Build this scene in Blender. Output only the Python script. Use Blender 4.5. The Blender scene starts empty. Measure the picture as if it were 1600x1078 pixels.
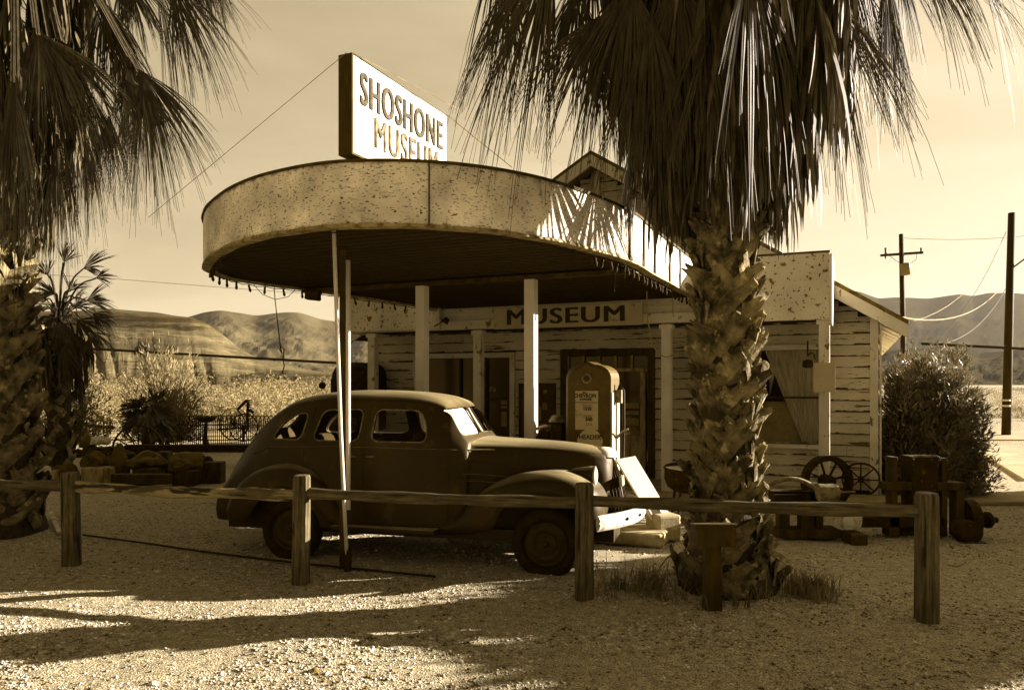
import bpy, bmesh, math, random
import numpy as np
from mathutils import Vector, Matrix
random.seed(7); RNG = np.random.default_rng(7)
R = math.radians; PI = math.pi
sc = bpy.context.scene
C = sc.collection
# ------------------------------------------------------------------ camera, sky, sun, exposure
FPX, EYE, HOR = 1200.0, 1.85, 600.0
cam_d = bpy.data.cameras.new('camera'); cam = bpy.data.objects.new('camera', cam_d); C.objects.link(cam)
cam.location = (0, 0, EYE); cam.rotation_euler = (R(90), 0, 0)
cam_d.sensor_width = 36; cam_d.lens = 36*FPX/1600; cam_d.shift_y = 61/1600
cam_d.clip_start = .1; cam_d.clip_end = 20000
sc.camera = cam
SUN_EL, SUN_AZ = R(15.5), R(13.5)           # azimuth: from +X towards +Y
S = Vector((math.cos(SUN_AZ)*math.cos(SUN_EL), math.sin(SUN_AZ)*math.cos(SUN_EL), math.sin(SUN_EL)))
sun_d = bpy.data.lights.new('sun', 'SUN'); sun = bpy.data.objects.new('sun', sun_d); C.objects.link(sun)
sun_d.energy = 5.0; sun_d.angle = R(.5); sun_d.color = (1, .90, .84)
sun.rotation_euler = (-S).to_track_quat('-Z', 'Y').to_euler()
w = bpy.data.worlds.new('World'); sc.world = w; w.use_nodes = True
nt = w.node_tree; nt.nodes.clear(); N = nt.nodes.new; L = nt.links.new
sky = N('ShaderNodeTexSky'); sky.sky_type = 'NISHITA'; sky.sun_disc = False
sky.sun_elevation = SUN_EL; sky.sun_rotation = R(90)-SUN_AZ; sky.dust_density = 2.0; sky.air_density = 1.0
bw = N('ShaderNodeRGBToBW'); L(sky.outputs[0], bw.inputs[0])
k = N('ShaderNodeMath'); k.operation = 'MULTIPLY'; k.inputs[1].default_value = .16; L(bw.outputs[0], k.inputs[0])
pw = N('ShaderNodeMath'); pw.operation = 'POWER'; pw.inputs[1].default_value = .5; L(k.outputs[0], pw.inputs[0])
tc = N('ShaderNodeTexCoord'); mp = N('ShaderNodeMapping'); mp.inputs['Scale'].default_value = (1.2, 1.2, 7)
L(tc.outputs['Generated'], mp.inputs[0])
nz = N('ShaderNodeTexNoise'); nz.inputs['Scale'].default_value = 1.6; nz.inputs['Detail'].default_value = 6; nz.inputs['Roughness'].default_value = .55; nz.inputs['Distortion'].default_value = .6
L(mp.outputs[0], nz.inputs[0])
cl = N('ShaderNodeMapRange'); cl.inputs[1].default_value = .35; cl.inputs[2].default_value = .75; cl.inputs[3].default_value = .92; cl.inputs[4].default_value = 1.16
L(nz.outputs[0], cl.inputs[0])
mu = N('ShaderNodeMath'); mu.operation = 'MULTIPLY'; L(pw.outputs[0], mu.inputs[0]); L(cl.outputs[0], mu.inputs[1])
# brighter over the northern and eastern horizon, dimmer behind the camera and overhead
dt = N('ShaderNodeVectorMath'); dt.operation = 'DOT_PRODUCT'; dt.inputs[1].default_value = (.45, .80, -.12); L(tc.outputs['Generated'], dt.inputs[0])
dr_ = N('ShaderNodeMapRange'); dr_.inputs[1].default_value = -.5; dr_.inputs[2].default_value = .85; dr_.inputs[3].default_value = .38; dr_.inputs[4].default_value = 1.0; L(dt.outputs['Value'], dr_.inputs[0])
mu2 = N('ShaderNodeMath'); mu2.operation = 'MULTIPLY'; L(mu.outputs[0], mu2.inputs[0]); L(dr_.outputs[0], mu2.inputs[1])
rp = N('ShaderNodeValToRGB'); L(mu2.outputs[0], rp.inputs[0])
el = rp.color_ramp.elements
el[0].position = 0; el[0].color = (.05, .036, .014, 1)
el[1].position = 1; el[1].color = (.80, .665, .46, 1)
e = el.new(.35); e.color = (.30, .235, .130, 1)
e = el.new(.65); e.color = (.60, .485, .30, 1)
sm = N('ShaderNodeVectorMath'); sm.operation = 'SCALE'; sm.inputs['Scale'].default_value = 2.3; L(rp.outputs[0], sm.inputs[0])
bg = N('ShaderNodeBackground'); bg.inputs[1].default_value = .12; L(sm.outputs[0], bg.inputs[0])
wo = N('ShaderNodeOutputWorld'); L(bg.outputs[0], wo.inputs[0])
vs = sc.view_settings
vs.view_transform = 'Standard'; vs.look = 'None'; vs.gamma = 1; vs.use_curve_mapping = False; vs.exposure = 2.32

# ------------------------------------------------------------------ helpers
def P(px, py, Y): return Vector(((px-800)/FPX*Y, Y, EYE-(py-HOR)/FPX*Y))
def G(px, py):
    Y = EYE*FPX/(py-HOR); return Vector(((px-800)/FPX*Y, Y, 0))
SOFT = [0]
def sep(v):
    if SOFT[0]: return (v, .80*v, .38*v, 1)
    return (v, v*(.57+.33*min(1, v/.55)**.75), v*.70*min(1, v/.6)**1.15, 1)
def tag(o, label=None, cat=None, group=None, kind=None):
    if label: o['label'] = label
    if cat: o['category'] = cat
    if group: o['group'] = group
    if kind: o['kind'] = kind
    return o
def thing(name, label, cat, loc=(0, 0, 0), rz=0, group=None):
    o = bpy.data.objects.new(name, None); C.objects.link(o)
    o.location = loc; o.rotation_euler = (0, 0, rz); o.empty_display_size = .2
    return tag(o, label, cat, group)
class MB:
    def __init__(s): s.v = []; s.f = []; s.n = 0
    def add(s, v, f):
        s.v.append(np.asarray(v, float).reshape(-1, 3)); b = s.n
        s.f.extend([tuple(b+i for i in q) for q in f]); s.n += len(s.v[-1])
    def box(s, c, d, rz=0, rx=0, ry=0):
        x, y, z = [q/2 for q in d]
        v = np.array([(i, j, k) for k in (-z, z) for j in (-y, y) for i in (-x, x)])
        if rz or rx or ry:
            m = np.array(Matrix.Rotation(rz, 3, 'Z') @ Matrix.Rotation(ry, 3, 'Y') @ Matrix.Rotation(rx, 3, 'X')); v = v @ m.T
        s.add(v+np.array(c), [(0, 2, 3, 1), (4, 5, 7, 6), (0, 1, 5, 4), (2, 6, 7, 3), (0, 4, 6, 2), (1, 3, 7, 5)])
    def bx(s, x0, x1, y0, y1, z0, z1): s.box(((x0+x1)/2, (y0+y1)/2, (z0+z1)/2), (x1-x0, y1-y0, z1-z0))
    def tube(s, pts, r, n=8, cap=True):
        pts = [Vector(p) for p in pts]; m = len(pts)
        rr = r if hasattr(r, '__len__') else [r]*m
        V = []; up = Vector((0, 0, 1)); prev = None
        for i, p in enumerate(pts):
            t = (pts[min(i+1, m-1)]-pts[max(i-1, 0)]).normalized()
            if prev is None:
                a = t.cross(up if abs(t.z) < .95 else Vector((1, 0, 0))).normalized()
            else: a = (prev-t*prev.dot(t)).normalized()
            prev = a; b = t.cross(a)
            for k in range(n):
                an = 2*PI*k/n; V.append(p+(a*math.cos(an)+b*math.sin(an))*rr[i])
        F = [(i*n+k, i*n+(k+1) % n, (i+1)*n+(k+1) % n, (i+1)*n+k) for i in range(m-1) for k in range(n)]
        if cap: F += [tuple(range(n))[::-1], tuple(range((m-1)*n, m*n))]
        s.add([tuple(v) for v in V], F)
    def lathe(s, prof, c=(0, 0, 0), n=24, axis='Z', a0=0, a1=2*PI, M=None):
        full = abs(a1-a0-2*PI) < 1e-6; cnt = n if full else n+1; V = []
        for r, h in prof:
            for k in range(cnt):
                a = a0+(a1-a0)*k/n; x, y = r*math.cos(a), r*math.sin(a)
                V.append((x, y, h) if axis == 'Z' else ((x, h, y) if axis == 'Y' else (h, x, y)))
        F = []
        for i in range(len(prof)-1):
            for k in range(n):
                k2 = (k+1) % cnt
                F.append((i*cnt+k, i*cnt+k2, (i+1)*cnt+k2, (i+1)*cnt+k))
        V = np.array(V)
        if M is not None: V = V @ np.array(M.to_3x3()).T
        s.add(V+np.array(c), F)
    def grid(s, A):
        A = np.asarray(A, float); a, b = A.shape[:2]
        s.add(A.reshape(-1, 3), [(i*b+j, i*b+j+1, (i+1)*b+j+1, (i+1)*b+j) for i in range(a-1) for j in range(b-1)])
    def prism(s, poly, h0, h1, plane='XY'):
        n = len(poly)
        def m(p, h): return (p[0], p[1], h) if plane == 'XY' else ((p[0], h, p[1]) if plane == 'XZ' else (h, p[0], p[1]))
        s.add([m(p, h0) for p in poly]+[m(p, h1) for p in poly],
              [tuple(range(n))[::-1], tuple(range(n, 2*n))]+[(i, (i+1) % n, n+(i+1) % n, n+i) for i in range(n)])
    def build(s, name, mat, parent=None, smooth=False, sub=None, bevel=0, rel=True):
        v = np.concatenate(s.v) if s.v else np.zeros((0, 3))
        if parent is not None and rel == 'world':
            q = parent; off = np.zeros(3)
            while q is not None: off += np.array(q.location); q = q.parent
            v = v-off
        me = bpy.data.meshes.new(name); me.from_pydata(v.tolist(), [], s.f); me.update()
        o = bpy.data.objects.new(name, me); C.objects.link(o)
        if mat: me.materials.append(mat)
        if bevel:
            md = o.modifiers.new('b', 'BEVEL'); md.width = bevel; md.segments = 2; md.limit_method = 'ANGLE'
        if sub:
            md = o.modifiers.new('s', 'SUBSURF'); md.levels = md.render_levels = sub
        if smooth: me.polygons.foreach_set('use_smooth', [True]*len(me.polygons))
        if parent is not None: o.parent = parent
        fix_normals(me) if len(me.polygons) < 30000 else None
        return o
def fix_normals(me):
    bm = bmesh.new(); bm.from_mesh(me); bmesh.ops.recalc_face_normals(bm, faces=bm.faces); bm.to_mesh(me); bm.free()
def fast_mesh(name, V, idx, nper, mat, parent=None):
    """V (n,3); idx flat index array; nper verts per face"""
    me = bpy.data.meshes.new(name); nf = len(idx)//nper
    me.vertices.add(len(V)); me.vertices.foreach_set('co', np.asarray(V, np.float32).ravel())
    me.loops.add(len(idx)); me.loops.foreach_set('vertex_index', np.asarray(idx, np.int32))
    me.polygons.add(nf); me.polygons.foreach_set('loop_start', np.arange(0, nf*nper, nper, dtype=np.int32))
    me.update(calc_edges=True); me.validate()
    me.materials.append(mat); o = bpy.data.objects.new(name, me); C.objects.link(o)
    if parent is not None: o.parent = parent
    return o
def copy_tree(o, parent=None):
    c = o.copy(); C.objects.link(c); c.parent = parent
    for ch in [q for q in bpy.data.objects if q.parent == o]: copy_tree(ch, c)
    return c
def crom(pts, n=8, closed=False):
    pts = [Vector(p) for p in pts]; m = len(pts); out = []
    rng = range(m if closed else m-1)
    for i in rng:
        p0 = pts[(i-1) % m] if closed or i > 0 else pts[0]*2-pts[1]
        p1 = pts[i]; p2 = pts[(i+1) % m]
        p3 = pts[(i+2) % m] if closed or i+2 < m else pts[-1]*2-pts[-2]
        for k in range(n):
            t = k/n
            out.append(.5*((2*p1)+(p2-p0)*t+(2*p0-5*p1+4*p2-p3)*t*t+(3*p1-p0-3*p2+p3)*t**3))
    if not closed: out.append(pts[-1])
    return out
def vnoise(x, y, seed=0):
    x = np.asarray(x, float); y = np.asarray(y, float)
    xi = np.floor(x).astype(np.int64); yi = np.floor(y).astype(np.int64)
    fx = x-xi; fy = y-yi; fx = fx*fx*(3-2*fx); fy = fy*fy*(3-2*fy)
    def h(a, b):
        n = (a*374761393+b*668265263+seed*2147483647) & 0xffffffff
        n = ((n ^ (n >> 13))*1274126177) & 0xffffffff
        return ((n ^ (n >> 16)) & 0xffff)/65535.0
    return (h(xi, yi)*(1-fx)+h(xi+1, yi)*fx)*(1-fy)+(h(xi, yi+1)*(1-fx)+h(xi+1, yi+1)*fx)*fy
def fbm(x, y, o=4, seed=0):
    r = 0; a = .5; 
    for i in range(o): r = r+a*vnoise(x*2**i, y*2**i, seed+i); a *= .5
    return r
# ------------------------------------------------------------------ materials
def mat(name, v, v2=None, scale=8, stretch=(1, 1, 1), lo=.45, hi=.6, rough=.8, bump=.3, bscale=40, var=.25, metal=0, spec=.3, bdist=.01, detail=6, v3=None, lo3=.6, hi3=.65, scale3=30):
    m = bpy.data.materials.new(name); m.use_nodes = True; t = m.node_tree; t.nodes.clear()
    N = t.nodes.new; L = t.links.new
    o = N('ShaderNodeOutputMaterial'); b = N('ShaderNodeBsdfPrincipled'); L(b.outputs[0], o.inputs[0])
    b.inputs['Roughness'].default_value = rough; b.inputs['Metallic'].default_value = metal
    b.inputs['Specular IOR Level'].default_value = spec; b.inputs['Specular Tint'].default_value = (1, .80, .45, 1)
    tc = N('ShaderNodeTexCoord'); mp = N('ShaderNodeMapping'); mp.inputs['Scale'].default_value = stretch
    L(tc.outputs['Object'], mp.inputs[0])
    n1 = N('ShaderNodeTexNoise'); n1.inputs['Scale'].default_value = scale; n1.inputs['Detail'].default_value = detail; n1.inputs['Roughness'].default_value = .62
    L(mp.outputs[0], n1.inputs[0])
    r1 = N('ShaderNodeMapRange'); r1.inputs[1].default_value = lo; r1.inputs[2].default_value = hi; L(n1.outputs[0], r1.inputs[0])
    mx = N('ShaderNodeMix'); mx.data_type = 'RGBA'; L(r1.outputs[0], mx.inputs[0])
    mx.inputs[6].default_value = sep(v); mx.inputs[7].default_value = sep(v2 if v2 is not None else v*.75)
    last = mx.outputs[2]
    if v3 is not None:
        n3 = N('ShaderNodeTexNoise'); n3.inputs['Scale'].default_value = scale3; n3.inputs['Detail'].default_value = 4; L(mp.outputs[0], n3.inputs[0])
        r3 = N('ShaderNodeMapRange'); r3.inputs[1].default_value = lo3; r3.inputs[2].default_value = hi3; L(n3.outputs[0], r3.inputs[0])
        m3 = N('ShaderNodeMix'); m3.data_type = 'RGBA'; L(r3.outputs[0], m3.inputs[0]); L(last, m3.inputs[6]); m3.inputs[7].default_value = sep(v3); last = m3.outputs[2]
    if var:
        n2 = N('ShaderNodeTexNoise'); n2.inputs['Scale'].default_value = scale*.23+.3; n2.inputs['Detail'].default_value = 3; L(tc.outputs['Object'], n2.inputs[0])
        r2 = N('ShaderNodeMapRange'); r2.inputs[1].default_value = .3; r2.inputs[2].default_value = .7; r2.inputs[3].default_value = 1-var; r2.inputs[4].default_value = 1+var*.6; L(n2.outputs[0], r2.inputs[0])
        sc_ = N('ShaderNodeVectorMath'); sc_.operation = 'SCALE'; L(last, sc_.inputs[0]); L(r2.outputs[0], sc_.inputs['Scale']); last = sc_.outputs[0]
    L(last, b.inputs['Base Color'])
    if bump:
        nb = N('ShaderNodeTexNoise'); nb.inputs['Scale'].default_value = bscale; nb.inputs['Detail'].default_value = 5; L(mp.outputs[0], nb.inputs[0])
        bp = N('ShaderNodeBump'); bp.inputs['Strength'].default_value = bump; bp.inputs['Distance'].default_value = bdist; L(nb.outputs[0], bp.inputs['Height']); L(bp.outputs[0], b.inputs['Normal'])
    return m
def glassmat(name, v, alpha, rough=.05, spec=.8):
    m = bpy.data.materials.new(name); m.use_nodes = True; b = m.node_tree.nodes['Principled BSDF']
    b.inputs['Base Color'].default_value = sep(v); b.inputs['Alpha'].default_value = alpha
    b.inputs['Roughness'].default_value = rough; b.inputs['Specular IOR Level'].default_value = spec; b.inputs['Specular Tint'].default_value = (1, .75, .35, 1)
    return m
def leafmat(name, v, v2, tr=.25, rough=.5, scale=3, st=(1, 1, 1)):
    m = mat(name, v, v2, scale=scale, stretch=st, detail=2, lo=.35, hi=.65, rough=rough, bump=0, var=.3, spec=.4)
    t = m.node_tree; b = [n for n in t.nodes if n.type == 'BSDF_PRINCIPLED'][0]; o = [n for n in t.nodes if n.type == 'OUTPUT_MATERIAL'][0]
    tl = t.nodes.new('ShaderNodeBsdfTranslucent'); src = b.inputs['Base Color'].links[0].from_socket; t.links.new(src, tl.inputs[0])
    ms = t.nodes.new('ShaderNodeMixShader'); ms.inputs[0].default_value = tr
    t.links.new(b.outputs[0], ms.inputs[1]); t.links.new(tl.outputs[0], ms.inputs[2]); t.links.new(ms.outputs[0], o.inputs[0])
    return m
M = {}
M['gravel'] = mat('gravel_ground', .52, .28, scale=55, lo=.42, hi=.62, rough=1, bump=.9, bscale=70, bdist=.02, var=.3, spec=.1, v3=.06, scale3=110, lo3=.55, hi3=.62)
M['pebble'] = mat('pebble_stone', .72, .10, scale=14, lo=.4, hi=.6, rough=.9, bump=0, var=.4, spec=.15)
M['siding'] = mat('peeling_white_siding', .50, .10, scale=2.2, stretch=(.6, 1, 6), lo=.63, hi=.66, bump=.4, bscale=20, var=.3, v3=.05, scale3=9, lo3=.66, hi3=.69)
M['trim'] = mat('painted_trim', .55, .16, scale=7, stretch=(1, 1, .6), lo=.60, hi=.64, bump=.3, var=.2)
M['post'] = mat('white_post_paint', .62, .3, scale=14, stretch=(1, 1, .5), lo=.66, hi=.69, bump=.25, var=.12)
M['fascia'] = mat('weathered_white_fascia', .86, .6, scale=9, stretch=(1, 1, 2.6), lo=.585, hi=.66, bump=.5, bscale=30, var=.42, v3=.10, scale3=30, lo3=.60, hi3=.64)
M['specked'] = mat('flaking_parapet_paint', .55, .14, scale=7, lo=.59, hi=.63, bump=.4, var=.2, v3=.08, scale3=22, lo3=.62, hi3=.65)
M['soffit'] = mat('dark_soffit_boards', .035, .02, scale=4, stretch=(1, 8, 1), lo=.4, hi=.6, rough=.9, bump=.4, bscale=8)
M['darkwood'] = mat('dark_weathered_wood', .07, .03, scale=8, stretch=(1, 1, .25), lo=.4, hi=.6, bump=.5)
SOFT[0] = 1; M['fencewood'] = mat('fence_post_wood', .15, .05, scale=42, stretch=(1, 1, .07), lo=.38, hi=.62, bump=1, bscale=60, v3=.02, scale3=22, lo3=.62, hi3=.66); SOFT[0] = 0
SOFT[0] = 1; M['railwood'] = mat('fence_rail_wood', .15, .05, scale=42, stretch=(.07, 1, 1), lo=.38, hi=.62, bump=1, bscale=60, v3=.03, scale3=20, lo3=.64, hi3=.68); SOFT[0] = 0
SOFT[0] = 1; M['oldrail'] = mat('split_weathered_rail', .36, .1, scale=10, stretch=(.15, 1, 1), lo=.5, hi=.6, bump=1, bscale=25, v3=.03, scale3=14, lo3=.58, hi3=.62); SOFT[0] = 0
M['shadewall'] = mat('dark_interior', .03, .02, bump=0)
M['glass_dark'] = glassmat('dark_window_glass', .02, 1, .08)
M['glass_dark2'] = glassmat('shop_window_glass', .035, 1, .15, .6)
M['glass'] = glassmat('thin_window_glass', .05, .10, .03, .4)
M['skyglass'] = mat('sky_bright_windshield_glass', .62, .5, scale=4, rough=.35, bump=0, var=.1, spec=.5)  # bright sky reflection put into an opaque pale pane colour
M['white'] = mat('white_sign_paint', .80, .62, scale=6, lo=.6, hi=.75, rough=.6, bump=.1, var=.06)
SOFT[0] = 1; M['lettering'] = mat('faded_brown_lettering', .03, .10, scale=22, lo=.48, hi=.72, bump=0, var=.2); SOFT[0] = 0
SOFT[0] = 1; M['lettering2'] = mat('faint_brushed_lettering', .06, .30, scale=7, stretch=(1, 1, .3), lo=.45, hi=.7, bump=0, var=.2); SOFT[0] = 0
M['black'] = mat('black_paint', .03, .02, bump=.1, rough=.5, var=.1)
M['signboard'] = mat('museum_board_paint', .42, .25, scale=7, lo=.6, hi=.7, bump=.1, var=.12)
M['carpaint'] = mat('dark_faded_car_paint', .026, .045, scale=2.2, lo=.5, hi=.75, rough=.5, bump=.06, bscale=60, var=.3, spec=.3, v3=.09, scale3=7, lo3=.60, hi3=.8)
M['chrome'] = mat('dull_chrome', .55, .3, scale=20, lo=.5, hi=.7, rough=.35, metal=.8, bump=.1)
M['bumper'] = mat('scuffed_white_bumper', .62, .35, scale=9, lo=.58, hi=.64, rough=.5, bump=.1, v3=.12, scale3=22, lo3=.66, hi3=.7)
M['rubber'] = mat('old_tyre_rubber', .018, .03, scale=12, rough=.9, bump=.3)
M['hubcap'] = mat('rusty_hubcap', .025, .05, scale=10, rough=.6)
M['wheeldisc'] = mat('painted_wheel_disc', .04, .02, scale=9, rough=.6)
M['upholstery'] = mat('dark_upholstery', .03, .02, rough=.9)
M['pump'] = mat('faded_pump_enamel', .085, .05, scale=5, lo=.45, hi=.7, rough=.5, bump=.15, v3=.30, scale3=22, lo3=.70, hi3=.74)
M['pumplit'] = mat('sunlit_pump_side', .55, .4, scale=6, rough=.5, bump=.1)  # sunlit right face of the pump put into a paler enamel
M['iron'] = mat('rusted_dark_iron', .045, .022, scale=9, lo=.4, hi=.65, rough=.8, bump=.4, v3=.10, scale3=16, lo3=.62, hi3=.7, spec=.12)
SOFT[0] = 1; M['iron_pale'] = mat('worn_pale_iron', .22, .08, scale=12, rough=.6, bump=.3); SOFT[0] = 0
M['concrete'] = mat('pale_concrete', .42, .28, scale=5, rough=.9, bump=.3)
M['rock'] = mat('desert_boulder', .12, .05, scale=4, rough=.95, bump=.6, bscale=14, bdist=.03)
M['palerock'] = mat('pale_boulder', .62, .35, scale=4, rough=.95, bump=.6, bscale=14, bdist=.03)
SOFT[0] = 1
M['boot'] = mat('palm_leaf_base', .24, .05, scale=6, lo=.38, hi=.62, rough=.9, bump=.8, bscale=38, bdist=.015, v3=.38, scale3=9, lo3=.60, hi3=.68, spec=.1)
M['trunkcore'] = mat('palm_trunk_fibre', .05, .025, scale=14, rough=1, bump=.8)
M['thatch'] = leafmat('dead_palm_thatch', .11, .03, .12, .6, 34, (1, 1, .06))
M['frond'] = leafmat('palm_frond', .06, .025, .2, .6, 26, (1, 1, .12))
M['oleander'] = leafmat('oleander_leaf', .24, .09, .2, .4)
M['shrubpale'] = leafmat('pale_shrub_leaf', .34, .14, .3, .7)
M['shrubdark'] = leafmat('dark_shrub_leaf', .09, .04, .2, .6)
M['scrub'] = leafmat('pale_desert_scrub', .34, .18, .35, .9)
M['scrubmid'] = leafmat('mid_desert_scrub', .20, .10, .3, .9)
M['grass'] = leafmat('dry_grass', .30, .12, .3, .8)
M['mesa'] = mat('mesa_rock', .15, .07, scale=.01, stretch=(.6, .6, 9), lo=.4, hi=.6, rough=1, bump=.0, var=.3, spec=0, v3=.05, scale3=.05, lo3=.56, hi3=.66)
M['ridge'] = mat('far_ridge_rock', .12, .085, scale=.004, stretch=(1, 1, 2), lo=.4, hi=.6, rough=1, bump=0, var=.2, spec=0)
M['mountain'] = mat('desert_mountain', .05, .04, scale=.003, stretch=(1, 1, 2), lo=.4, hi=.6, rough=1, bump=0, var=.15, spec=0)
SOFT[0] = 0
M['road'] = mat('pale_worn_road', .38, .30, scale=2, rough=.9, bump=.2)
M['walk'] = mat('concrete_walk', .34, .26, scale=3, rough=.9, bump=.2)
M['curtain'] = mat('off_white_curtain', .50, .36, scale=12, stretch=(6, 1, .3), bump=0, var=.15)
M['polewood'] = mat('utility_pole_wood', .05, .03, scale=10, stretch=(1, 1, .1), bump=.3)
M['greybox'] = mat('grey_steel_can', .30, .22, scale=6, rough=.5, bump=0)
M['wire'] = mat('black_wire', .03, .02, bump=0)
M['palewire'] = mat('pale_wire', .30, .2, bump=0)
M['shingle'] = mat('worn_roof_shingle', .14, .07, scale=9, rough=.95, bump=.5)
M['wood_pale'] = mat('pale_weathered_board', .34, .14, scale=10, stretch=(1, 1, .25), lo=.45, hi=.62, bump=.5)
M['innerwall'] = mat('bulletin_backing', .07, .05, bump=0)
M['paper'] = mat('pinned_paper', .26, .2, bump=0, var=.1)
def sunwashed(m, v=.30, lo=.35, hi=.95, k=.8):  # upward faces painted paler: chalky fade and sun sheen put into the colour
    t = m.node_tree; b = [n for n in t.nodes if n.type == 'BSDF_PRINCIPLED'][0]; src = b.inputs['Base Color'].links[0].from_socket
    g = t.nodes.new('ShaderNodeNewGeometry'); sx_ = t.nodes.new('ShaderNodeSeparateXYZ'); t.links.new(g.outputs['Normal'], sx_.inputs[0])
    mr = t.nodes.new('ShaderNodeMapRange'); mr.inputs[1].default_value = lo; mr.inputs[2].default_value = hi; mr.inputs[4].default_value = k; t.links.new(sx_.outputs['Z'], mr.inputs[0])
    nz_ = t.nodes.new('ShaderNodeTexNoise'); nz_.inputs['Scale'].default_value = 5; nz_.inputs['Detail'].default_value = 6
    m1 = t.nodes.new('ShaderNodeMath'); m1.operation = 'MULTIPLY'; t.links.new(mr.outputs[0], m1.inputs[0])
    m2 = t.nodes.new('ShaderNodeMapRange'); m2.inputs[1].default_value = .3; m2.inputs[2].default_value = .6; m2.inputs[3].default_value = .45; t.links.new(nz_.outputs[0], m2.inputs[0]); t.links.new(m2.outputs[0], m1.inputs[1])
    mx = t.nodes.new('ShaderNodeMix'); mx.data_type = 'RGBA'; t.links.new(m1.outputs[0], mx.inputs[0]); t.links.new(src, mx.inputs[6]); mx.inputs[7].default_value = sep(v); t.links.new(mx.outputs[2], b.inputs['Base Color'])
def inject(m, fn):
    t = m.node_tree; b = [n for n in t.nodes if n.type == 'BSDF_PRINCIPLED'][0]; src = b.inputs['Base Color'].links[0].from_socket
    tc = t.nodes.new('ShaderNodeTexCoord'); sx_ = t.nodes.new('ShaderNodeSeparateXYZ'); t.links.new(tc.outputs['Object'], sx_.inputs[0])
    fac, col = fn(t, sx_, tc); mx = t.nodes.new('ShaderNodeMix'); mx.data_type = 'RGBA'; t.links.new(fac, mx.inputs[0]); t.links.new(src, mx.inputs[6]); mx.inputs[7].default_value = sep(col); t.links.new(mx.outputs[2], b.inputs['Base Color'])
def M_(t, op, a, b=None, c=None):
    n = t.nodes.new('ShaderNodeMath'); n.operation = op
    for i, q in enumerate((a, b, c)):
        if q is None: continue
        if isinstance(q, (int, float)): n.inputs[i].default_value = q
        else: t.links.new(q, n.inputs[i])
    return n.outputs[0]
def noise_(t, tc, scale, st):
    mp = t.nodes.new('ShaderNodeMapping'); mp.inputs['Scale'].default_value = st; t.links.new(tc.outputs['Object'], mp.inputs[0])
    n = t.nodes.new('ShaderNodeTexNoise'); n.inputs['Scale'].default_value = scale; n.inputs['Detail'].default_value = 6; n.inputs['Roughness'].default_value = .65; t.links.new(mp.outputs[0], n.inputs[0]); return n.outputs[0]
def lap_wear_shade(t, sx_, tc):      # painted lap shadow with ragged bare wood and dirt along every board's lip
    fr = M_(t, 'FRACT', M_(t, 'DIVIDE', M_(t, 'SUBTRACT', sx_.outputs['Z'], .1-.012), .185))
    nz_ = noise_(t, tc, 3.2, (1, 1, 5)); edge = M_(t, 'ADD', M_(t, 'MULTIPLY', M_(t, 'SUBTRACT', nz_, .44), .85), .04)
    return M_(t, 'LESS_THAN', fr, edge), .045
inject(M['siding'], lap_wear_shade)
def edgegrime(t, sx_, tc):    # stains creeping in from the rim edges plus drip patches
    z = M_(t, 'DIVIDE', sx_.outputs['Z'], .56); ed = M_(t, 'ABSOLUTE', M_(t, 'SUBTRACT', z, .5))
    a = M_(t, 'POWER', M_(t, 'MULTIPLY', ed, 2), 9); nz_ = noise_(t, tc, 7, (1, 1, .55)); n2 = noise_(t, tc, 1.1, (1, 1, .15))
    v = M_(t, 'ADD', M_(t, 'MULTIPLY', a, .34), M_(t, 'MULTIPLY', M_(t, 'GREATER_THAN', n2, .585), .075))
    s_ = M_(t, 'ADD', v, nz_); r_ = t.nodes.new('ShaderNodeMapRange'); r_.inputs[1].default_value = .62; r_.inputs[2].default_value = .78; r_.inputs[4].default_value = .8; t.links.new(s_, r_.inputs[0]); return r_.outputs[0], .16
inject(M['fascia'], edgegrime)
def strata(t, sx_, tc):
    nz_ = noise_(t, tc, .012, (1, 1, .3)); z = M_(t, 'ADD', sx_.outputs['Z'], M_(t, 'MULTIPLY', nz_, 26))
    a = M_(t, 'LESS_THAN', M_(t, 'ABSOLUTE', M_(t, 'SUBTRACT', z, 103)), 6.5); b = M_(t, 'LESS_THAN', M_(t, 'ABSOLUTE', M_(t, 'SUBTRACT', z, 88)), 2.2)
    n2 = noise_(t, tc, .05, (1, 1, 1)); return M_(t, 'MULTIPLY', M_(t, 'MULTIPLY', M_(t, 'MAXIMUM', a, b), n2), 1.25), .03
inject(M['mesa'], strata)
sunwashed(M['carpaint'], .36, .62, .98, .85)

# ------------------------------------------------------------------ GROUND (one sheet to the horizon)
def coords(fine0, fine1, step, far0, far1, g=1.22):
    a = list(np.arange(fine0, fine1+1e-6, step)); s = step; x = a[-1]
    while x < far1: s *= g; x += s; a.append(x)
    s = step; x = a[0]
    while x > far0: s *= g; x -= s; a.insert(0, x)
    return np.array(a)
def gheight(X, Y):
    d = np.hypot(X, Y)
    near = np.clip((26-Y)/10, 0, 1)*np.clip((14-np.abs(X))/5, 0, 1)
    h = near*((fbm(X*1.3, Y*1.3, 3, 5)-.45)*.05+(fbm(X*7, Y*7, 3, 9)-.45)*.018)
    mound = .10*np.exp(-(((X-1.9)/.9)**2+((Y-6.78)/.7)**2))
    return h+mound-.012
gx = coords(-7, 6, .06, -9000, 9000); gy = coords(3.6, 10.5, .06, -30, 9000)
X, Y = np.meshgrid(gx, gy)
Z = gheight(X, Y)
V = np.stack([X, Y, Z], -1).reshape(-1, 3); a, b = X.shape
i, j = np.meshgrid(np.arange(a-1), np.arange(b-1), indexing='ij')
idx = np.stack([i*b+j, i*b+j+1, (i+1)*b+j+1, (i+1)*b+j], -1).ravel()
g = fast_mesh('ground', V, idx, 4, M['gravel']); tag(g, kind='structure')
g.data.polygons.foreach_set('use_smooth', [True]*len(g.data.polygons))
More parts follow.
